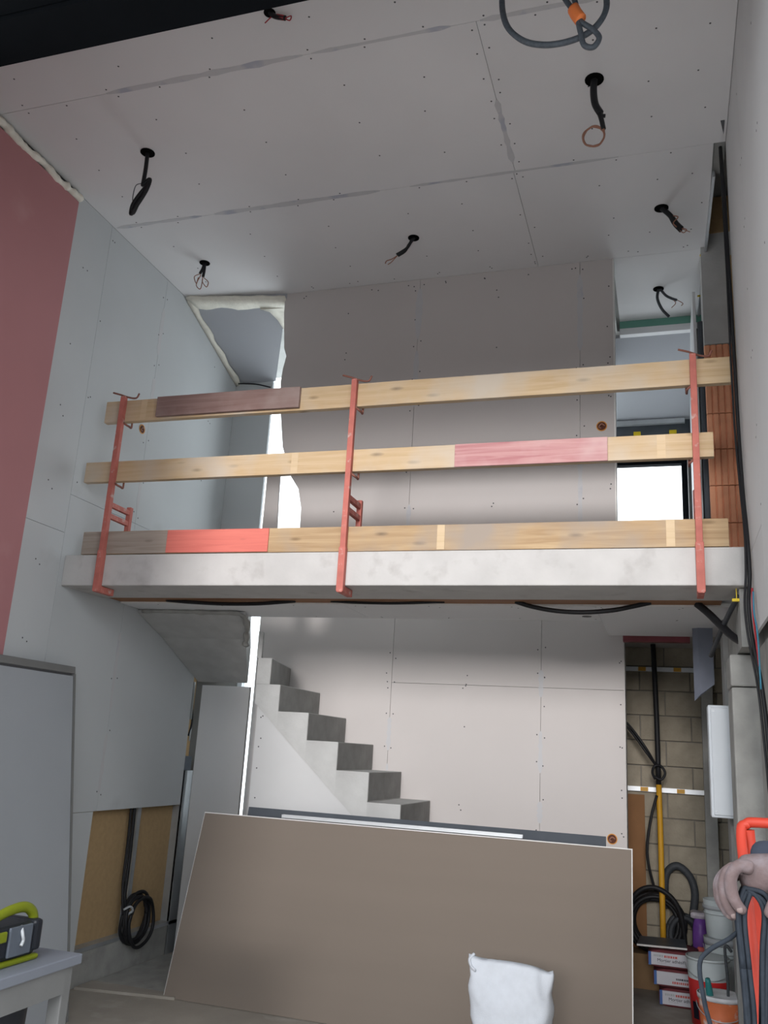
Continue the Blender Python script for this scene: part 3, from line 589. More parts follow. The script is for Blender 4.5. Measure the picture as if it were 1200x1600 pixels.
ceiling_cable(-3.28, 5.25, 'short black ceiling cable with three curled copper wires by the foam seam',
    [(0.011, [(0, 0, 0), (-0.012, 0, -0.05), (-0.03, 0, -0.09)]), (0.011, [(0, 0, 0), (0.004, 0, -0.06), (0.0, 0, -0.12)])], 0.04,
    [(0.0035, [(-0.025, 0, -0.09), (-0.075, 0, -0.11), (-0.05, 0, -0.17), (-0.04, 0, -0.12)]), (0.0035, [(0, 0, -0.11), (0.0, 0, -0.16), (0.04, 0, -0.21), (0.05, 0, -0.17), (0.01, 0, -0.13)]), (0.0035, [(-0.02, 0, -0.10), (-0.05, 0, -0.18), (-0.01, 0, -0.22), (0.0, 0, -0.14)])])
ceiling_cable(-1.63, 5.26, 'twin black ceiling cable with pink wire tail in the middle of the ceiling',
    [(0.011, [(0.005, 0, 0), (-0.03, 0, -0.05), (-0.06, 0, -0.10), (-0.11, 0, -0.13)]), (0.011, [(-0.005, 0, 0), (-0.04, 0, -0.07), (-0.08, 0, -0.10), (-0.12, 0, -0.12)])], 0.04,
    [(0.004, [(-0.11, 0, -0.125), (-0.15, 0, -0.15), (-0.19, 0, -0.16), (-0.20, 0, -0.18)]), (0.003, [(-0.11, 0, -0.125), (-0.16, 0.02, -0.16), (-0.18, 0, -0.19)])])
ceiling_cable(0.04, 5.27, 'taped black ceiling cable bundle with copper twists near the hall opening',
    [(0.017, [(0, 0, 0), (0.05, 0, -0.06), (0.09, 0, -0.13), (0.12, 0, -0.17)]), (0.012, [(0.012, 0.01, 0), (0.045, 0.01, -0.05), (0.075, 0.012, -0.12), (0.115, 0.01, -0.18)])], 0.045,
    [(0.004, [(0.05, -0.01, -0.07), (0.10, -0.015, -0.09), (0.07, -0.015, -0.13), (0.09, -0.01, -0.16)]), (0.003, [(0.11, 0, -0.16), (0.15, 0, -0.18), (0.13, 0, -0.20), (0.11, 0, -0.18)]), (0.003, [(0.12, 0, -0.17), (0.17, 0, -0.20)])])
ceiling_cable(-0.29, 4.02, 'thick black ceiling cable ending in an open copper wire ring',
    [(0.019, [(0, 0, 0), (-0.004, 0, -0.08), (0.004, 0, -0.16), (0.03, 0, -0.22)]), (0.013, [(0.02, 0, -0.20), (0.035, 0, -0.26), (0.045, 0, -0.32)]), (0.010, [(0.03, 0, -0.235), (0.055, 0, -0.24)])], 0.05,
    [(0.0055, [(0.045, 0, -0.31)] + ring((-0.005, 0, -0.355), 0.055, 14, 1.1, 'xz', 0.3, 1.1)), (0.004, ring((-0.005, 0.006, -0.352), 0.052, 14, 1.0, 'xz', 0.8, 1.12))], )
ceiling_cable(0.01, 6.32, 'thin dark ceiling cable with frayed wires in the bright hall',
    [(0.011, [(0, 0, 0), (-0.01, 0, -0.08), (0.02, 0, -0.17), (0.07, 0, -0.24)]), (0.010, [(0.01, 0, 0), (0.05, 0, -0.06), (0.09, 0, -0.09), (0.13, 0, -0.11)])], 0.04,
    [(0.003, [(0.08, 0, -0.08), (0.12, 0, -0.13), (0.09, 0, -0.17)]), (0.003, [(0.12, 0, -0.10), (0.17, 0, -0.14), (0.16, 0, -0.16)])], cm='cable_mid')
ceiling_cable(-1.80, 3.19, 'stubby red cable sticking out of the ceiling beside the dark lintel',
    [(0.013, [(0, 0, 0), (0.03, 0, -0.03), (0.09, 0, -0.055)]), ], 0.03,
    [(0.0135, [(0.045, 0, -0.035), (0.085, 0, -0.053)]), (0.003, [(0.09, 0, -0.055), (0.12, 0, -0.05), (0.115, 0, -0.075), (0.09, 0, -0.06)]), (0.003, [(0.02, 0, -0.02), (-0.02, 0, -0.06)])], wm='red_wire')
# wire rope sling hanging from the ceiling by the entrance
t = thing('wire_rope_sling', 'grey wire rope hanging in a wide loop with an orange-taped eye', 'wire rope', (-0.35, 2.95, ZC))
b = bmesh.new(); tube(b, [(-0.46, 2.95, 5.098), (-0.55, 2.95, 4.90), (-0.585, 2.95, 4.68), (-0.568, 2.95, 4.52), (-0.50, 2.95, 4.42), (-0.41, 2.95, 4.375), (-0.31, 2.95, 4.37), (-0.225, 2.95, 4.40), (-0.172, 2.95, 4.47), (-0.165, 2.95, 4.56), (-0.20, 2.95, 4.72), (-0.28, 2.95, 4.95), (-0.33, 2.95, 5.098)], 0.0125, 8, 8); obj('rope', b, 'cable_grey', t, True)
b = bmesh.new(); tube(b, [(-0.36, 2.935, 4.70), (-0.33, 2.935, 4.58), (-0.282, 2.935, 4.485), (-0.262, 2.935, 4.44), (-0.215, 2.935, 4.39), (-0.192, 2.935, 4.345), (-0.215, 2.935, 4.308), (-0.25, 2.935, 4.325), (-0.262, 2.935, 4.38), (-0.272, 2.935, 4.44), (-0.275, 2.935, 4.49), (-0.29, 2.935, 4.58), (-0.30, 2.935, 4.75), (-0.32, 2.94, 5.095)], 0.0115, 8, 8); obj('eye_loop', b, 'cable_grey', t, True)
b = bmesh.new(); tube(b, [(-0.36, 2.935, 4.70), (-0.34, 2.937, 4.9), (-0.33, 2.94, 5.095)], 0.0115, 8, 6); obj('rope_tail', b, 'cable_grey', t, True)
b = bmesh.new(); tube(b, [(-0.293, 2.934, 4.512), (-0.28, 2.934, 4.48), (-0.262, 2.934, 4.446)], 0.027, 10, 4, flat=0.8); obj('tape_wrap', b, 'orange_tape', t, True)

# ================================================================== SOCKET BOXES
def socket(c, nrm, label):
    t = thing('socket_box', label, 'socket box', c, 'flush socket boxes')
    b = bmesh.new(); lathe_axis(b, [(0.036, -0.003), (0.036, 0.004), (0.030, 0.004), (0.030, 0.0)], c, nrm, 20); obj('rim', b, 'socket', t)
    b = bmesh.new(); lathe_axis(b, [(0.030, -0.002), (0.030, 0.0015)], c, nrm, 20); obj('cavity', b, 'socket_in', t)
    n_ = Vector(nrm); side = n_.cross(Vector((0, 0, 1))); c = Vector(c)
    b = bmesh.new(); tube(b, [c + side*-0.02 + n_*0.004, c + n_*0.012 + Vector((0, 0, 0.012)), c + side*0.018 + n_*0.006 + Vector((0, 0, -0.008)), c + side*0.004 + n_*0.006 + Vector((0, 0, -0.016))], 0.005, 6, 5); obj('wire', b, 'copper', t, True)
socket((-3.70, 5.345, 3.81), (1, 0, 0), 'orange-rimmed socket box on the left wall above the mezzanine')
socket((-0.385, 5.82, 3.82), (0, -1, 0), 'orange-rimmed socket box near the right edge of the partition')
socket((-0.40, 6.80, 1.085), (0, -1, 0), 'orange-rimmed socket box low on the wall behind the leaning board')

# ================================================================== LEANING BOARDS
def lean(b, x0, x1, yb, zb, yt, zt, th):
    d = Vector((0, yt-yb, zt-zb)).normalized(); nrm = Vector((0, d.z, -d.y))*th
    P = [Vector((x0, yb, zb)), Vector((x1, yb, zb)), Vector((x1, yt, zt)), Vector((x0, yt, zt))]
    return hexa(b, [tuple(p) for p in P] + [tuple(p+nrm) for p in P])
t = thing('leaning_plasterboard', 'large brown-grey plasterboard sheet leaning in front of the stair', 'plasterboard', (-1.66, 5.55, 0))
obj('sheet', lean(bmesh.new(), -3.105, -0.232, 5.54, 0.003, 5.84, 1.105, 0.0125), 'board_back', t)
obj('gypsum_core', lean(bmesh.new(), -3.109, -0.226, 5.543, 0.005, 5.843, 1.111, 0.0095), 'edge_white', t)
tag(obj('slate_board', lean(bmesh.new(), -2.80, -0.385, 5.66, 0.003, 5.895, 1.165, 0.03), 'slate'), 'dark slate-grey board standing behind the leaning plasterboard', 'board')
b = bmesh.new(); bx(b, -2.53, -0.89, 5.853, 5.880, 1.112, 1.115); bx(b, -2.53, -0.89, 5.853, 5.856, 1.112, 1.136); bx(b, -2.53, -0.89, 5.877, 5.880, 1.112, 1.136)
tag(obj('metal_profile', b, 'alu'), 'long bright metal profile lying along the top of the leaning board', 'profile')
# white sack in front
def sack():
    t = thing('white_sack', 'white woven plastic sack standing open in front of the leaning board', 'sack', (-0.755, 4.72, 0))
    b = bmesh.new(); nz_, na = 30, 56; rows = []
    for i in range(nz_+1):
        s = i/nz_; z = 0.005 + 0.625*s
        hw = 0.178 + 0.010*math.sin(s*3) + 0.028*s**4; hd = 0.135*(1-0.78*s**2)
        if s < 0.08: hw *= 0.86 + 1.75*s; hd *= 0.8 + 2.5*s
        rowv = []
        for j in range(na):
            a = 2*math.pi*j/na; ca, sa = math.cos(a), math.sin(a)
            e = 0.62
            x = hw*math.copysign(abs(ca)**e, ca); y = hd*math.copysign(abs(sa)**e, sa)
            q = noise.noise(Vector((x*9, y*9, z*5)))*0.020 + noise.noise(Vector((x*16 + z*14, 3.0, z*8 - x*9)))*0.013 + abs(noise.noise(Vector((x*7 - z*6, 7.0, z*3))))*-0.02
            fold = 0.006*math.sin(a*5 + z*14)*s*(1-0.6*s)
            x += ca*(q+fold); y += sa*(q+fold)
            top = (0.006*math.sin(a*4+0.6) - 0.014*(x/0.2) - 0.010*sa)*s**5
            rowv.append(b.verts.new((-0.755 + x + 0.01*math.sin(z*9), 4.72 + y, z + top)))
        rows.append(rowv)
    # folded rim going back inside
    for k in range(1, 7):
        rowv = []
        for j, v in enumerate(rows[nz_]):
            c = Vector((-0.755, 4.72, v.co.z)); d = v.co - c
            rowv.append(b.verts.new((c.x + d.x*(1-0.02-0.012*k), c.y + d.y*(1-0.05-0.03*k), v.co.z - 0.02*k*k*0.35)))
        rows.append(rowv)
    for a, c in zip(rows, rows[1:]):
        for j in range(na): b.faces.new((a[j], a[(j+1) % na], c[(j+1) % na], c[j]))
    b.faces.new(rows[0][::-1]); b.faces.new(rows[-1]); bmesh.ops.recalc_face_normals(b, faces=b.faces)
    obj('sack_body', b, 'sack', t, True)
    b = bmesh.new(); tube(b, [(-0.945, 4.715, 0.652), (-0.965, 4.70, 0.63), (-0.955, 4.69, 0.60), (-0.93, 4.675, 0.585)], 0.017, 8, 6, rfun=lambda t_, i: 1-0.4*t_, flat=0.5); obj('turned_corner', b, 'sack', t, True)
sack()

# ================================================================== LEFT FOREGROUND
t = thing('leaning_white_panel', 'tall off-white lacquered panel leaning against the left wall', 'panel', (-3.42, 4.0, 0))  # plain leaning panel, about the size of a door
def lean_x(b, y0, y1, xb, zb, xt, zt, th):
    d = Vector((xt-xb, 0, zt-zb)).normalized(); nrm = Vector((-d.z, 0, d.x))*th
    P = [Vector((xb, y0, zb)), Vector((xb, y1, zb)), Vector((xt, y1, zt)), Vector((xt, y0, zt))]
    return hexa(b, [tuple(p) for p in P] + [tuple(p+nrm) for p in P])
obj('panel_face', lean_x(bmesh.new(), 3.2, 4.83, -3.31, 0.002, -3.60, 1.94, 0.03), 'white_wood', t, bevel=0.003)
obj('panel_rim', lean_x(bmesh.new(), 3.2, 4.85, -3.600, 1.955, -3.607, 2.0, 0.03), 'table_frame', t, bevel=0.003)
obj('panel_gap', lean_x(bmesh.new(), 3.2, 4.80, -3.604, 1.94, -3.607, 1.956, 0.024), 'screw', t)
obj('edge_strip', lean_x(bmesh.new(), 4.832, 4.85, -3.308, 0.002, -3.598, 1.955, 0.034), 'table_frame', t)
# table
t = thing('work_table', 'pale grey work table in the lower left corner of the picture', 'table', (-2.65, 2.75, 0))
obj('table_top', box(-3.20, -2.115, 2.45, 3.135, 0.765, 0.80), 'table_top', t, bevel=0.004)
obj('apron', box(-2.155, -2.13, 2.52, 3.07, 0.675, 0.765), 'table_frame', t)
obj('apron', box(-3.15, -2.17, 3.085, 3.11, 0.675, 0.765), 'table_frame', t)
for x, y in ((-2.19, 3.065), (-3.17, 3.065), (-2.19, 2.47), (-3.17, 2.47)): obj('leg', box(x, x+0.055, y, y+0.05, 0.0, 0.765), 'table_frame', t, bevel=0.004)
# site radio / charger case
t = thing('site_radio', 'lime green and black jobsite radio with carrying handle on the table', 'radio', (-2.29, 2.80, 0.80))
def shell_box(name, x0, x1, y0, y1, z0, z1, m_, bev, par=t): return obj(name, box(x0, x1, y0, y1, z0, z1), m_, par, bevel=bev)
shell_box('body', -2.40, -2.205, 2.62, 2.975, 0.815, 0.93, 'black_plastic', 0.02)
shell_box('base_bumper', -2.41, -2.197, 2.60, 2.985, 0.801, 0.820, 'lime', 0.008)
shell_box('front_panel', -2.206, -2.196, 2.81, 2.93, 0.83, 0.928, 'grey_plastic', 0.004)
shell_box('side_bumper', -2.207, -2.194, 2.62, 2.795, 0.885, 0.92, 'lime', 0.005)
shell_box('end_cap', -2.395, -2.198, 2.945, 2.99, 0.83, 0.935, 'black_plastic', 0.012)
b = bmesh.new(); tube(b, [(-2.24, 2.985, 0.92), (-2.24, 2.968, 0.955), (-2.24, 2.92, 0.978), (-2.24, 2.84, 0.975), (-2.24, 2.74, 0.955), (-2.24, 2.62, 0.94)], 0.0155, 10, 6, flat=1.2); obj('handle', b, 'lime', t, True)
b = bmesh.new(); tube(b, [(-2.206, 2.875, 0.925), (-2.188, 2.865, 0.90), (-2.190, 2.875, 0.88), (-2.186, 2.862, 0.865)], 0.006, 6, 4); obj('latch', b, 'light_plastic', t, True)
b = bmesh.new(); lathe_axis(b, [(0.022, 0), (0.022, 0.012), (0.017, 0.016)], (-2.206, 2.73, 0.855), (1, 0, 0), 16); obj('knob', b, 'grey_plastic', t, True)
b = bmesh.new(); tube(b, [(-2.33, 2.70, 0.935), (-2.325, 2.715, 1.0), (-2.32, 2.735, 1.05), (-2.32, 2.72, 1.09), (-2.33, 2.68, 1.11)], 0.009, 8, 6); obj('strap', b, 'black_plastic', t, True)
b = bmesh.new(); lathe(b, [(0.115, 0.0), (0.12, 0.02), (0.14, 0.63), (0.146, 0.64), (0.146, 0.655), (0.136, 0.655), (0.132, 0.64), (0.112, 0.02)], (-2.36, 2.95, 0.0), 28); 
t = thing('black_bin', 'black plastic bin standing under the work table', 'bin', (-2.36, 2.95, 0)); obj('bin_body', b, 'black_plastic', t, True)
b = bmesh.new(); tube(b, [(-2.36+0.146*math.cos(a), 2.95+0.146*math.sin(a), 0.645) for a in [i*math.pi/12 for i in range(25)]], 0.008, 6, 2); obj('rim', b, 'black_plastic', t, True)
# coil of black cable on the left wall
t = thing('cable_coil', 'coil of black cable hanging at the foot of the left wall', 'cable', (-3.69, 6.02, 0.12))
for k, (r, cy, cz, ph) in enumerate(((0.155, 6.02, 0.335, 0.4), (0.150, 6.035, 0.325, 1.2), (0.162, 6.03, 0.345, 2.0), (0.135, 6.00, 0.345, 0.1), (0.158, 6.06, 0.31, 2.7))):
    b = bmesh.new(); tube(b, [(-3.685 + 0.012*k + 0.006*math.sin(i*1.3+k), cy + r*math.cos(ph+i*math.pi/8), cz + r*1.05*math.sin(ph+i*math.pi/8)) for i in range(17)], 0.0125, 8, 4); obj('turn', b, 'cable', t, True)
for k, y in enumerate((5.885, 5.93)):
    b = bmesh.new(); tube(b, [(-3.73, y, 1.10), (-3.725, y+0.005, 0.85), (-3.715, y-0.01, 0.62), (-3.69, y-0.03-0.02*k, 0.50), (-3.675, y-0.02, 0.38)], 0.010+0.003*k, 7, 6); obj('lead', b, 'cable', t, True)
b = bmesh.new(); tube(b, [(-3.66, 5.84, 0.42), (-3.63, 5.87, 0.44), (-3.63, 5.91, 0.41), (-3.66, 5.90, 0.38)], 0.008, 6, 5); obj('tie', b, 'light_plastic', t, True)

# ================================================================== SLAB CABLES AND CABLES ON THE RIGHT
def cable(pts_, r, label, m_='cable', k=8, group=None, name='cable'):
    b = bmesh.new(); tube(b, pts_, r, 8, k); return tag(obj(name, b, m_, None, True), label, 'cable', group)
cable([(-3.25, 5.25, 2.503), (-3.05, 5.24, 2.488), (-2.80, 5.235, 2.478), (-2.55, 5.24, 2.482), (-2.3, 5.25, 2.503)], 0.013, 'black cable drooping from the slit under the left half of the slab')
cable([(-2.05, 5.25, 2.503), (-1.85, 5.24, 2.492), (-1.6, 5.24, 2.490), (-1.3, 5.25, 2.503)], 0.009, 'thin black cable drooping from the slit at mid-slab')
cable([(-0.86, 5.245, 2.505), (-0.76, 5.24, 2.475), (-0.62, 5.235, 2.450), (-0.46, 5.23, 2.442), (-0.30, 5.235, 2.455), (-0.18, 5.24, 2.48), (-0.08, 5.25, 2.505)], 0.014, 'black cable sagging in a deep bow under the right half of the slab')
cable([(0.17, 5.25, 2.50), (0.23, 5.22, 2.44), (0.29, 5.15, 2.36), (0.345, 5.05, 2.285), (0.40, 4.95, 2.24), (0.43, 4.88, 2.23)], 0.022, 'thick black cable slanting from the slab slit to the right wall')
cable([(0.355, 4.80, 2.46), (0.32, 5.0, 2.40), (0.285, 5.3, 2.33), (0.25, 5.6, 2.25)], 0.014, 'dark grey cable crossing behind the thick one below the slab', 'cable_mid')
for k, (dx, r, lab) in enumerate(((0.0, 0.010, 'thick black cable running down the edge of the right wall'), (-0.017, 0.006, 'thinner black cable beside the thick one on the right wall'))):
    cable([(0.372+dx*.3, 4.72, 5.09), (0.376+dx*.5, 4.68, 4.7), (0.380+dx*.7, 4.66, 4.2), (0.384+dx, 4.665, 3.75), (0.384+dx, 4.63, 3.3), (0.384+dx*.6, 4.56, 2.95), (0.384+dx*.6, 4.45, 2.7), (0.384+dx, 4.42, 2.5), (0.375+dx, 4.45, 2.36), (0.384+dx, 4.45, 2.2), (0.41+dx, 4.42, 1.98), (0.425+dx, 4.40, 1.7), (0.43+dx*.4, 4.40, 1.3)], r, lab)
cable([(0.385, 4.35, 2.42), (0.382, 4.33, 2.3), (0.384, 4.28, 2.18), (0.39, 4.25, 2.05)], 0.005, 'thin red wire dangling at the lower end of the right wall', 'red_wire')
cable([(0.387, 4.33, 2.40), (0.384, 4.31, 2.3), (0.389, 4.25, 2.19), (0.39, 4.24, 1.95)], 0.004, 'thin blue wire dangling at the lower end of the right wall', 'blue_wire')
b = bmesh.new(); bx(b, 0.325, 0.372, 4.77, 4.79, 2.432, 2.446); bx(b, 0.364, 0.372, 4.765, 4.795, 2.415, 2.462)
bx(b, 0.345, 0.349, 4.778, 4.782, 2.446, 2.50)
tag(obj('yellow_clip', b, 'yellow'), 'small yellow plastic clip below the right end of the slab', 'clip')

# ================================================================== STORAGE BAY THINGS
t = thing('electric_box', 'white metal electrical enclosure beside the concrete pillar', 'electrical box', (0.305, 5.72, 1.33))
obj('enclosure', box(0.222, 0.40, 5.64, 5.80, 1.335, 1.965), 'white_paint', t, bevel=0.006)
obj('cover', box(0.236, 0.39, 5.628, 5.64, 1.35, 1.95), 'white_paint', t, bevel=0.003)
for z in (1.37, 1.93): obj('cover_screw', box(0.248, 0.256, 5.624, 5.628, z-0.004, z+0.004), 'steel', t)
b = hexa(bmesh.new(), [(0.165, 6.18, 2.02), (0.20, 6.16, 2.06), (0.29, 6.16, 2.13), (0.285, 6.20, 2.13), (0.165, 6.18, 2.495), (0.20, 6.16, 2.495), (0.29, 6.16, 2.495), (0.285, 6.20, 2.495)])
tag(obj('metal_duct', b, 'duct'), 'grey-blue folded metal sheet hanging under the hall slab', 'metal sheet')
t = thing('service_pipe', 'upright pipe, black above and yellow below, in the storage bay', 'pipe', (-0.075, 7.42, 0.26))
b = bmesh.new(); tube(b, [(-0.105, 7.53, 2.555), (-0.09, 7.53, 2.0), (-0.085, 7.53, 1.45)], 0.020, 10, 3); obj('black_conduit', b, 'cable', t, True)
b = bmesh.new(); tube(b, [(-0.085, 7.53, 1.46), (-0.080, 7.53, 1.0), (-0.078, 7.53, 0.242)], 0.0215, 12, 3); obj('yellow_pipe', b, 'yellow_pipe', t, True)
b = bmesh.new(); tube(b, [(-0.11, 7.50, 1.50), (-0.13, 7.49, 1.55), (-0.11, 7.48, 1.60), (-0.065, 7.495, 1.60), (-0.035, 7.50, 1.55), (-0.065, 7.49, 1.50), (-0.115, 7.495, 1.52)], 0.010, 7, 5); obj('tied_loop', b, 'cable', t, True)
for dy in (0.0, 0.03):
    b = bmesh.new(); tube(b, [(-0.40, 7.5+dy, 1.98-dy), (-0.30, 7.48+dy, 1.90-dy), (-0.18, 7.45+dy, 1.74-dy), (-0.10, 7.52, 1.60)], 0.010, 7, 6); obj('side_cable', b, 'cable', t, True)
b = bmesh.new(); tube(b, [(-0.10, 7.51, 1.38), (-0.145, 7.51, 1.22), (-0.18, 7.51, 1.0), (-0.17, 7.52, 0.85), (-0.13, 7.56, 0.68)], 0.011, 7, 6); obj('loose_cable', b, 'cable', t, True)
tag(obj('hardboard_sheet', box(-0.415, -0.20, 7.748, 7.764, 0.0, 1.37), 'ply'), 'narrow brown hardboard sheet standing against the block wall', 'board')
tag(obj('cardboard_box', box(-0.38, 0.10, 7.50, 7.74, 0.0, 0.24), 'cardboard', bevel=0.004), 'cardboard box behind the bags at the block wall', 'box')
def hose_coil(name, label, c, r, tr, turns, m_, spread, sq=1.0, tilt=0.15):
    t = thing(name, label, 'hose coil', c)
    for k in range(turns):
        rr = r*(1 + 0.10*math.sin(k*2.4)); ph = k*0.9
        b = bmesh.new()
        tube(b, [(c[0] + 0.015*math.sin(k*1.7) + rr*math.cos(ph+i*math.pi/8), c[1] + (k-turns/2)*spread + tilt*rr*math.sin(ph+i*math.pi/8) + 0.006*math.sin(i+k), c[2] + r*sq*1.12 + rr*sq*math.sin(ph+i*math.pi/8)) for i in range(17)], tr, 8, 4)
        obj('turn', b, m_, t, True)
hose_coil('hose_coil', 'large coil of black hose resting above the mortar bags', (-0.13, 7.655, 0.24), 0.185, 0.017, 9, 'cable', 0.016)
hose_coil('hose_coil', 'smaller coil of dark corrugated conduit behind the yellow pipe', (0.075, 7.655, 0.24), 0.10, 0.019, 6, 'cable_mid', 0.02, 1.25)
t = thing('hose_loop', 'loose black hose arching over the coils by the block wall', 'hose', (0.0, 7.5, 0.3))
b = bmesh.new(); tube(b, [(-0.34, 7.53, 0.26), (-0.32, 7.50, 0.55), (-0.24, 7.485, 0.68), (-0.12, 7.485, 0.71), (0.0, 7.485, 0.64), (0.06, 7.50, 0.50), (0.08, 7.53, 0.26)], 0.018, 8, 8); obj('hose', b, 'cable', t, True)
b = bmesh.new(); tube(b, [(-0.06, 7.69, 0.55), (-0.05, 7.70, 0.78), (0.03, 7.70, 0.86), (0.12, 7.70, 0.80), (0.16, 7.70, 0.68), (0.14, 7.70, 0.5)], 0.030, 8, 8); obj('conduit', b, 'cable_mid', t, True)
def text_mesh(name, s, size, loc, rotz, m_, par, ext=0.0006):
    cu = bpy.data.curves.new(name, 'FONT'); cu.body = s; cu.size = size; cu.extrude = ext
    o = bpy.data.objects.new('tmp_text', cu); COL.objects.link(o)
    bpy.context.view_layer.update()
    me = bpy.data.meshes.new_from_object(o.evaluated_get(bpy.context.evaluated_depsgraph_get())); bpy.data.objects.remove(o)
    me.transform(Matrix.Translation(loc) @ Matrix.Rotation(rotz, 4, 'Z') @ Matrix.Rotation(math.pi/2, 4, 'X'))
    b = bmesh.new(); b.from_mesh(me); bpy.data.meshes.remove(me)
    return obj(name, b, m_, par)
def pillow(b, x0, x1, y0, y1, z0, z1, puff=0.02, seed=0):
    nx, ny = 10, 10; top = []; bot = []
    for i in range(nx+1):
        a = []; d = []
        for j in range(ny+1):
            u, v = i/nx, j/ny; x = x0+(x1-x0)*u; y = y0+(y1-y0)*v
            e = min(1, 5*min(u, 1-u))**0.5 * (0.86 + 0.14*min(1, 6*min(v, 1-v)))
            q = 0.008*noise.noise(Vector((x*14, y*14, seed)))
            zm = (z0+z1)/2; h = (z1-z0)/2
            a.append(b.verts.new((x, y, zm + h*(0.55+0.45*e) + q*e))); d.append(b.verts.new((x, y, zm - h*(0.7+0.3*e))))
        top.append(a); bot.append(d)
    for i in range(nx):
        for j in range(ny):
            b.faces.new((top[i][j], top[i+1][j], top[i+1][j+1], top[i][j+1])); b.faces.new((bot[i][j], bot[i][j+1], bot[i+1][j+1], bot[i+1][j]))
    for i in range(nx):
        b.faces.new((top[i][0], bot[i][0], bot[i+1][0], top[i+1][0])); b.faces.new((top[i][ny], top[i+1][ny], bot[i+1][ny], bot[i][ny]))
    for j in range(ny):
        b.faces.new((top[0][j], top[0][j+1], bot[0][j+1], bot[0][j])); b.faces.new((top[nx][j], bot[nx][j], bot[nx][j+1], top[nx][j+1]))
    bmesh.ops.recalc_face_normals(b, faces=b.faces); return b
for k, (x0, x1, z0, z1, lab) in enumerate(((-0.11, 0.205, 0.0, 0.114, 'bottom mortar bag of the stack by the red bucket'), (-0.145, 0.185, 0.122, 0.234, 'middle mortar bag of the stack by the red bucket'), (-0.18, 0.165, 0.243, 0.352, 'topmost mortar bag of the stack by the red bucket'))):
    t = thing('mortar_bag', lab, 'bag', ((x0+x1)/2, 7.25, z0), 'stacked mortar bags')
    obj('bag', pillow(bmesh.new(), x0, x1, 7.08, 7.43, z0, z1, seed=k), 'maroon', t, True)
    lb = obj('end_label', box(x0+0.012, x1-0.01, 7.070, 7.082, z0+0.014, z1-0.014), 'label_white', t, bevel=0.004)
    obj('blue_edge', box(x0+0.004, x0+0.022, 7.068, 7.083, z0+0.012, z1-0.012), 'label_blue', lb)
    zz = (z0+z1)/2
    def marks(xa, xb, za, zb, m_):      # line of print too blurred to read
        x = xa
        while x < xb:
            w = random.uniform(0.006, 0.014); obj('print_mark', box(x, min(xb, x+w), 7.0690, 7.0705, za, zb), m_, lb); x += w + 0.004
    random.seed(30+k)
    if k != 1:
        text_mesh('printed_text', 'Mortier adhésif', 0.029, (x0+0.062, 7.0695, zz-0.016), 0, 'print_black', lb)
        marks(x0+0.040, x0+0.105, zz+0.014, zz+0.028, 'light_plastic'); marks(x0+0.110, x0+0.20, zz+0.012, zz+0.026, 'print_red'); marks(x0+0.064, x0+0.125, zz-0.026, zz-0.022, 'light_plastic')
    else:
        marks(x0+0.15, x0+0.24, zz-0.004, zz+0.008, 'print_black'); marks(x0+0.125, x0+0.23, zz-0.028, zz-0.014, 'print_red')
b = bmesh.new(); hexa(b, [(-0.255, 7.10, 0.362), (0.085, 7.12, 0.366), (0.075, 7.42, 0.372), (-0.24, 7.40, 0.368), (-0.255, 7.10, 0.374), (0.085, 7.12, 0.378), (0.075, 7.42, 0.384), (-0.24, 7.40, 0.380)])
t = thing('plasterboard_offcut', 'grey plasterboard offcut with white cut edge on the mortar bags', 'plasterboard', (-0.08, 7.25, 0.36)); obj('sheet', b, 'grey_plastic', t)
obj('cut_edge', hexa(bmesh.new(), [(-0.255, 7.096, 0.362), (0.085, 7.116, 0.366), (0.085, 7.119, 0.366), (-0.255, 7.099, 0.362), (-0.255, 7.096, 0.374), (0.085, 7.116, 0.378), (0.085, 7.119, 0.378), (-0.255, 7.099, 0.374)]), 'edge_white', t)
t = thing('purple_bag', 'upright purple plastic bag beside the white buckets', 'bag', (0.19, 7.53, 0))
b = pillow(bmesh.new(), -0.26, 0.26, -0.065, 0.065, -0.06, 0.06); b.transform(Matrix.Translation((0.19, 7.54, 0.265)) @ Matrix.Rotation(math.pi/2, 4, 'Y')); obj('bag', b, 'purple', t, True)
b = pillow(bmesh.new(), 0.12, 0.25, 7.48, 7.60, 0.525, 0.57); obj('crumpled_top', b, 'clear_film', t, True)
b = pillow(bmesh.new(), 0.155, 0.225, 7.455, 7.475, 0.25, 0.34); obj('pink_print', b, 'print_red', t, True)
def bucket(name, label, c, r0, r1, h, m_, inner='bucket_white', bands=(), handle=True, group=None, fill=None):
    t = thing(name, label, 'bucket', c, group)
    b = bmesh.new(); lathe(b, [(r0*0.96, 0), (r0, 0.008), (r1, h), (r1*0.95, h), (r0*0.93, 0.02)], c, 32); obj('wall', b, m_, t, True)
    for z, hh, e, mm in bands:
        ra = r0 + (r1-r0)*z/h; rb = r0 + (r1-r0)*(z+hh)/h
        b = bmesh.new(); lathe(b, [(ra, z), (ra+e, z), (rb+e, z+hh), (rb, z+hh)], c, 32); obj('rim_band', b, mm, t, True)
    if handle:
        b = bmesh.new(); tube(b, [(c[0]+(r1+.008)*math.cos(a), c[1]-(r1+.008)*math.sin(a)*0.95, c[2]+h-0.05-0.07*math.sin(a)) for a in [i*math.pi/10 for i in range(11)]], 0.003, 6, 3); obj('bail_handle', b, 'steel', t, True)
    if fill:
        b = bmesh.new(); lathe(b, [(r0*0.9, h*0.55), (r0*0.98, h*0.6), (r0*0.5, h*0.72)], c, 20); obj('contents', b, fill, t, True)
    return t
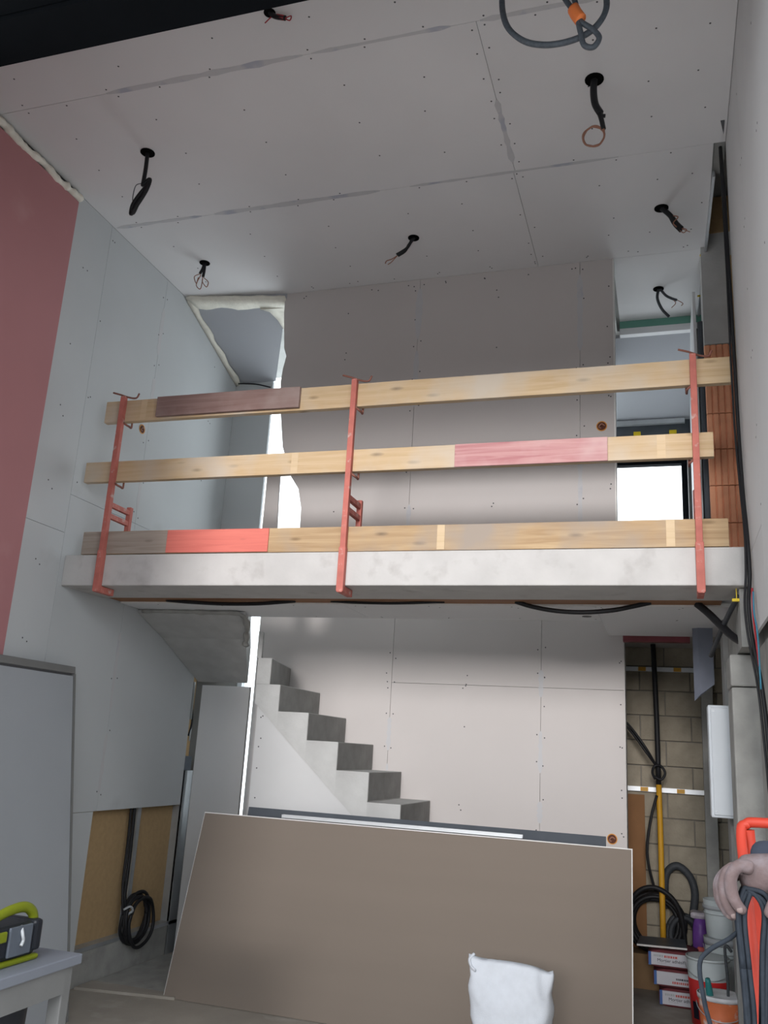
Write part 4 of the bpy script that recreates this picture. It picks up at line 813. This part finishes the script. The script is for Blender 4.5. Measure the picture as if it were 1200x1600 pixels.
bucket('white_bucket', 'lower white plastic bucket of the nested pair behind the hand', (0.315, 7.02, 0.0), 0.098, 0.118, 0.49, 'bucket_white', bands=((0.445, 0.045, 0.006, 'light_plastic'), (0.395, 0.012, 0.005, 'bucket_white')), group='nested white buckets')
bucket('white_bucket', 'upper white plastic bucket of the nested pair behind the hand', (0.315, 7.02, 0.49), 0.100, 0.119, 0.24, 'bucket_white', bands=((0.18, 0.025, 0.008, 'light_plastic'), (0.15, 0.01, 0.006, 'bucket_white')), group='nested white buckets', handle=False)
t = bucket('red_bucket', 'red and white plastic bucket in front of the mortar bags', (0.205, 6.68, 0.0), 0.105, 0.132, 0.42, 'bucket_white', bands=((0.02, 0.27, 0.002, 'bucket_red'), (0.405, 0.015, 0.006, 'bucket_white')))
def patch(t, c, r0, r1, h, a0, a1, z0, z1, m_, e=0.003, name='label_patch'):
    b = bmesh.new(); n = 8; A = []
    for z in (z0, z1):
        r = r0 + (r1-r0)*z/h + e
        A.append([b.verts.new((c[0]+r*math.cos(a0+(a1-a0)*i/n), c[1]+r*math.sin(a0+(a1-a0)*i/n), c[2]+z)) for i in range(n+1)])
    for i in range(n): b.faces.new((A[0][i], A[0][i+1], A[1][i+1], A[1][i]))
    bmesh.ops.solidify(b, geom=b.faces[:], thickness=0.001); obj(name, b, m_, t)
patch(t, (0.205, 6.68, 0), 0.105, 0.132, 0.42, -2.0, -1.25, 0.05, 0.11, 'label_white')
patch(t, (0.205, 6.68, 0), 0.105, 0.132, 0.42, -1.45, -1.2, 0.11, 0.24, 'label_white')
patch(t, (0.205, 6.68, 0), 0.105, 0.132, 0.42, -2.6, -2.2, 0.06, 0.16, 'print_black')
t = bucket('orange_bucket', 'dirty orange bucket of tools in the lower right corner', (0.245, 5.95, 0.0), 0.098, 0.125, 0.36, 'bucket_orange', bands=((0.335, 0.025, 0.005, 'plaster'),), fill='plaster')
b = bmesh.new(); tube(b, [(0.20, 5.92, 0.24), (0.185, 5.88, 0.36), (0.175, 5.85, 0.45)], 0.016, 8, 4, rfun=lambda t_, i: 0.8+0.5*math.sin(t_*3)); tag(obj('trowel_handle', b, 'teal', None, True), 'teal tool handle sticking out of the orange bucket', 'tool')
b = bmesh.new(); tube(b, [(0.28, 5.93, 0.24), (0.285, 5.90, 0.42), (0.275, 5.88, 0.60), (0.285, 5.87, 0.63), (0.31, 5.87, 0.60)], 0.008, 8, 4); tag(obj('hooked_rod', b, 'cable_mid', None, True), 'dark hooked rod standing in the orange bucket', 'tool')

# ================================================================== RIGHT FOREGROUND: frame, person, cable bundle
t = thing('trestle_frame', 'orange-red tubular steel trestle frame behind the hand', 'trestle', (0.36, 2.05, 0))
b = bmesh.new(); tube(b, [(0.175, 1.62, 0.0), (0.163, 1.95, 0.72), (0.155, 2.20, 1.30), (0.152, 2.29, 1.455), (0.165, 2.305, 1.482), (0.20, 2.30, 1.488), (0.38, 2.28, 1.488), (0.40, 2.27, 1.47), (0.405, 2.18, 1.30), (0.41, 1.62, 0.0)], 0.0115, 10, 5); obj('front_leg', b, 'orange_frame', t, True)
b = bmesh.new(); tube(b, [(0.170, 2.30, 1.47), (0.20, 2.36, 0.9), (0.22, 2.40, 0.0)], 0.0125, 8, 3); obj('rear_leg', b, 'orange_frame', t, True)
b = bmesh.new(); tube(b, [(0.385, 2.28, 1.47), (0.385, 2.36, 0.9), (0.385, 2.40, 0.0)], 0.0125, 8, 3); obj('rear_leg', b, 'orange_frame', t, True)
for z, y in ((0.35, 1.78), (0.72, 1.95)): 
    b = bmesh.new(); tube(b, [(0.168, y, z), (0.408, y, z)], 0.010, 8, 1); obj('rung', b, 'orange_frame', t, True)

def skin_mesh(name, verts, edges, m_, parent, sub=2):
    """verts: [(co, radius)], first is the root; grown with a Skin modifier"""
    me = bpy.data.meshes.new(name); org = wpos(parent) if parent else Vector((0, 0, 0))
    me.from_pydata([tuple(Vector(v[0])-org) for v in verts], edges, [])
    o = bpy.data.objects.new(name, me); COL.objects.link(o); o.parent = parent
    o.modifiers.new('skin', 'SKIN').use_smooth_shade = True
    if not me.skin_vertices: me.attributes.new('skin', 'FLOAT', 'POINT')
    for i, v in enumerate(verts):
        r = v[1]; me.skin_vertices[0].data[i].radius = r if isinstance(r, tuple) else (r, r)
    me.skin_vertices[0].data[0].use_root = True
    s = o.modifiers.new('sub', 'SUBSURF'); s.levels = sub; s.render_levels = sub
    me.materials.append(M[m_]); return o
def new_skin(name, verts, edges, m_, parent, sub=2):
    # the skin layer is created by adding the modifier through bpy.ops-free API: build with a temp bmesh layer
    bmx = bmesh.new(); org = wpos(parent); lay = bmx.verts.layers.skin.verify(); vv = []
    for i, (co, r) in enumerate(verts):
        v = bmx.verts.new(Vector(co)-org); d = v[lay]; d.radius = r if isinstance(r, tuple) else (r, r); d.use_root = (i == 0); vv.append(v)
    for a, c in edges: bmx.edges.new((vv[a], vv[c]))
    me = bpy.data.meshes.new(name); bmx.to_mesh(me); bmx.free(); me.materials.append(M[m_])
    o = bpy.data.objects.new(name, me); COL.objects.link(o); o.parent = parent
    sk = o.modifiers.new('skin', 'SKIN'); sk.use_smooth_shade = True
    s = o.modifiers.new('sub', 'SUBSURF'); s.levels = sub; s.render_levels = sub
    return o
PX, PY = 0.72, 1.55
per = thing('person', 'person in a dark jacket reaching in from the right with a bundle of cable', 'person', (PX, PY, -0.02))
new_skin('body', [((PX, PY, 0.95), .12), ((PX, PY, 1.15), .115), ((PX, PY, 1.36), .14), ((PX-.01, PY+.02, 1.50), .055), ((PX-.02, PY+.05, 1.58), .075), ((PX-.02, PY+.06, 1.68), .09), ((PX-.02, PY+.05, 1.76), .06),
    ((PX-.17, PY+.05, 1.41), .055), ((PX-.24, PY+.25, 1.30), .042), ((PX-.36, PY+.36, 1.385), .034), ((PX-.43, PY+.41, 1.415), .030),
    ((PX+.17, PY, 1.41), .055), ((PX+.24, PY, 1.15), .042), ((PX+.24, PY+.06, 0.90), .03), ((PX+.23, PY+.08, 0.78), .03),
    ((PX-.1, PY, 0.88), .09), ((PX-.11, PY, 0.48), .06), ((PX-.11, PY-.02, 0.06), .045), ((PX-.12, PY+.12, 0.02), .04),
    ((PX+.1, PY, 0.88), .09), ((PX+.11, PY, 0.48), .06), ((PX+.11, PY-.02, 0.06), .045), ((PX+.12, PY+.12, 0.02), .04)],
    [(0,1),(1,2),(2,3),(3,4),(4,5),(5,6),(2,7),(7,8),(8,9),(9,10),(2,11),(11,12),(12,13),(13,14),(0,15),(15,16),(16,17),(17,18),(0,19),(19,20),(20,21),(21,22)], 'skin', per)
new_skin('jacket', [((PX, PY, 0.88), .145), ((PX, PY, 1.15), .14), ((PX, PY, 1.36), .165), ((PX-.01, PY+.01, 1.46), .075),
    ((PX-.17, PY+.05, 1.41), .075), ((PX-.24, PY+.25, 1.30), .060), ((PX-.38, PY+.40, 1.41), .054), ((PX-.49, PY+.49, 1.432), .040), ((PX-.572, PY+.502, 1.434), .034),
    ((PX+.17, PY, 1.41), .075), ((PX+.24, PY, 1.15), .060), ((PX+.24, PY+.06, 0.92), .05)],
    [(0,1),(1,2),(2,3),(2,4),(4,5),(5,6),(6,7),(7,8),(2,9),(9,10),(10,11)], 'jacket', per)
new_skin('trousers', [((PX, PY, 0.92), .135), ((PX-.1, PY, 0.84), .105), ((PX-.11, PY, 0.48), .08), ((PX-.11, PY-.02, 0.10), .07), ((PX+.1, PY, 0.84), .105), ((PX+.11, PY, 0.48), .08), ((PX+.11, PY-.02, 0.10), .07)],
    [(0,1),(1,2),(2,3),(0,4),(4,5),(5,6)], 'trousers', per)
b = bmesh.new(); bmesh.ops.create_uvsphere(b, u_segments=20, v_segments=12, radius=0.105); b.transform(Matrix.Translation((PX-.02, PY+.045, 1.69)) @ Matrix.Diagonal((0.85, 1.0, 1.05, 1)))
for v in [v for v in b.verts if v.co.z < 1.66 and v.co.y > PY+.02]: v.co.y = PY+.02
obj('hair', b, 'hair', per, True)
# hand: back of the hand, four curled fingers, thumb (closed over the cable bundle)
W0 = Vector((0.205, 2.0, 1.415))
hv = [((0.27, 1.99, 1.415), .034), ((0.225, 2.0, 1.412), (.036, .040)), ((0.185, 2.003, 1.408), (.040, .042)), ((0.150, 2.003, 1.404), (.038, .042)), ((0.122, 2.0, 1.400), (.030, .040))]
new_skin('hand', hv, [(0,1),(1,2),(2,3),(3,4)], 'skin', per, 2)
for k, (dy, dx, dz, L1, r) in enumerate(((-0.034, 0.010, 0.010, 0.95, 0.0115), (-0.012, 0.0, 0.004, 1.08, 0.0120), (0.010, -0.006, -0.004, 1.02, 0.0115), (0.031, -0.010, -0.012, 0.85, 0.0105))):
    y = 2.0 + dy
    f_ = new_skin('finger', [((0.142+dx, y, 1.408+dz), r*1.3), ((0.112+dx, y-0.002, 1.414+dz), r*1.3), ((0.097+dx, y-0.004, 1.392+dz), r*1.15), ((0.098+dx, y-0.005, 1.392+dz-0.034*L1), r*1.15), ((0.108+dx, y-0.004, 1.392+dz-0.058*L1), r*1.02), ((0.124+dx, y-0.002, 1.392+dz-0.068*L1), r*0.88)], [(0,1),(1,2),(2,3),(3,4),(4,5)], 'skin', per, 2)
    b = bmesh.new(); bmesh.ops.create_uvsphere(b, u_segments=8, v_segments=6, radius=0.006); b.transform(Matrix.Translation((0.1115+dx, y-0.004-r*0.75, 1.392+dz-0.062*L1)) @ Matrix.Diagonal((1.1, 0.35, 1.0, 1))); obj('nail', b, 'nail', f_, True)
new_skin('thumb', [((0.205, 1.975, 1.396), .019), ((0.192, 1.960, 1.372), .0165), ((0.180, 1.955, 1.350), .0140), ((0.168, 1.955, 1.333), .0115)], [(0,1),(1,2),(2,3)], 'skin', per, 2)
# cable bundle held in the hand
t = thing('cable_bundle', 'bundle of grey-black cable loops hanging from the hand', 'cable', (0.14, 2.0, 0.75))
random.seed(11)
for k in range(13):
    u = k/12; yy = 1.968 + 0.064*random.random(); top = 1.372 + 0.010*random.random(); bot = 0.80 + 0.22*random.random()
    xl = 0.118 + 0.016*random.random(); xr = 0.160 + 0.018*random.random()
    cx_ = 0.140 + 0.008*random.uniform(-1, 1)
    b = bmesh.new()
    tube(b, [(xl+0.004, yy-0.012, 1.24), (xl, yy-0.005, 1.33), (xl+0.012, yy, top-0.004), (0.139, yy, top), (xr-0.008, yy, top-0.008), (xr+0.004, yy-0.004, 1.335), (xr-0.004, yy-0.012, 1.26), (cx_+0.016, yy-0.018, 1.10), (cx_+0.010, yy-0.018, 0.95), (cx_, yy-0.015, bot), (cx_-0.012, yy-0.015, bot+0.03), (cx_-0.014, yy-0.018, 1.0), (xl+0.008, yy-0.014, 1.14), (xl+0.004, yy-0.012, 1.24)], 0.0046, 7, 5)
    obj('strand', b, 'bundle', t, True)
b = bmesh.new(); tube(b, [(0.120, 1.99, 1.30), (0.098, 1.975, 1.285), (0.062, 1.97, 1.262), (0.045, 1.968, 1.235), (0.052, 1.968, 1.17), (0.066, 1.967, 1.10), (0.070, 1.966, 0.95), (0.08, 1.966, 0.80)], 0.0046, 7, 6); obj('loose_end', b, 'bundle', t, True)
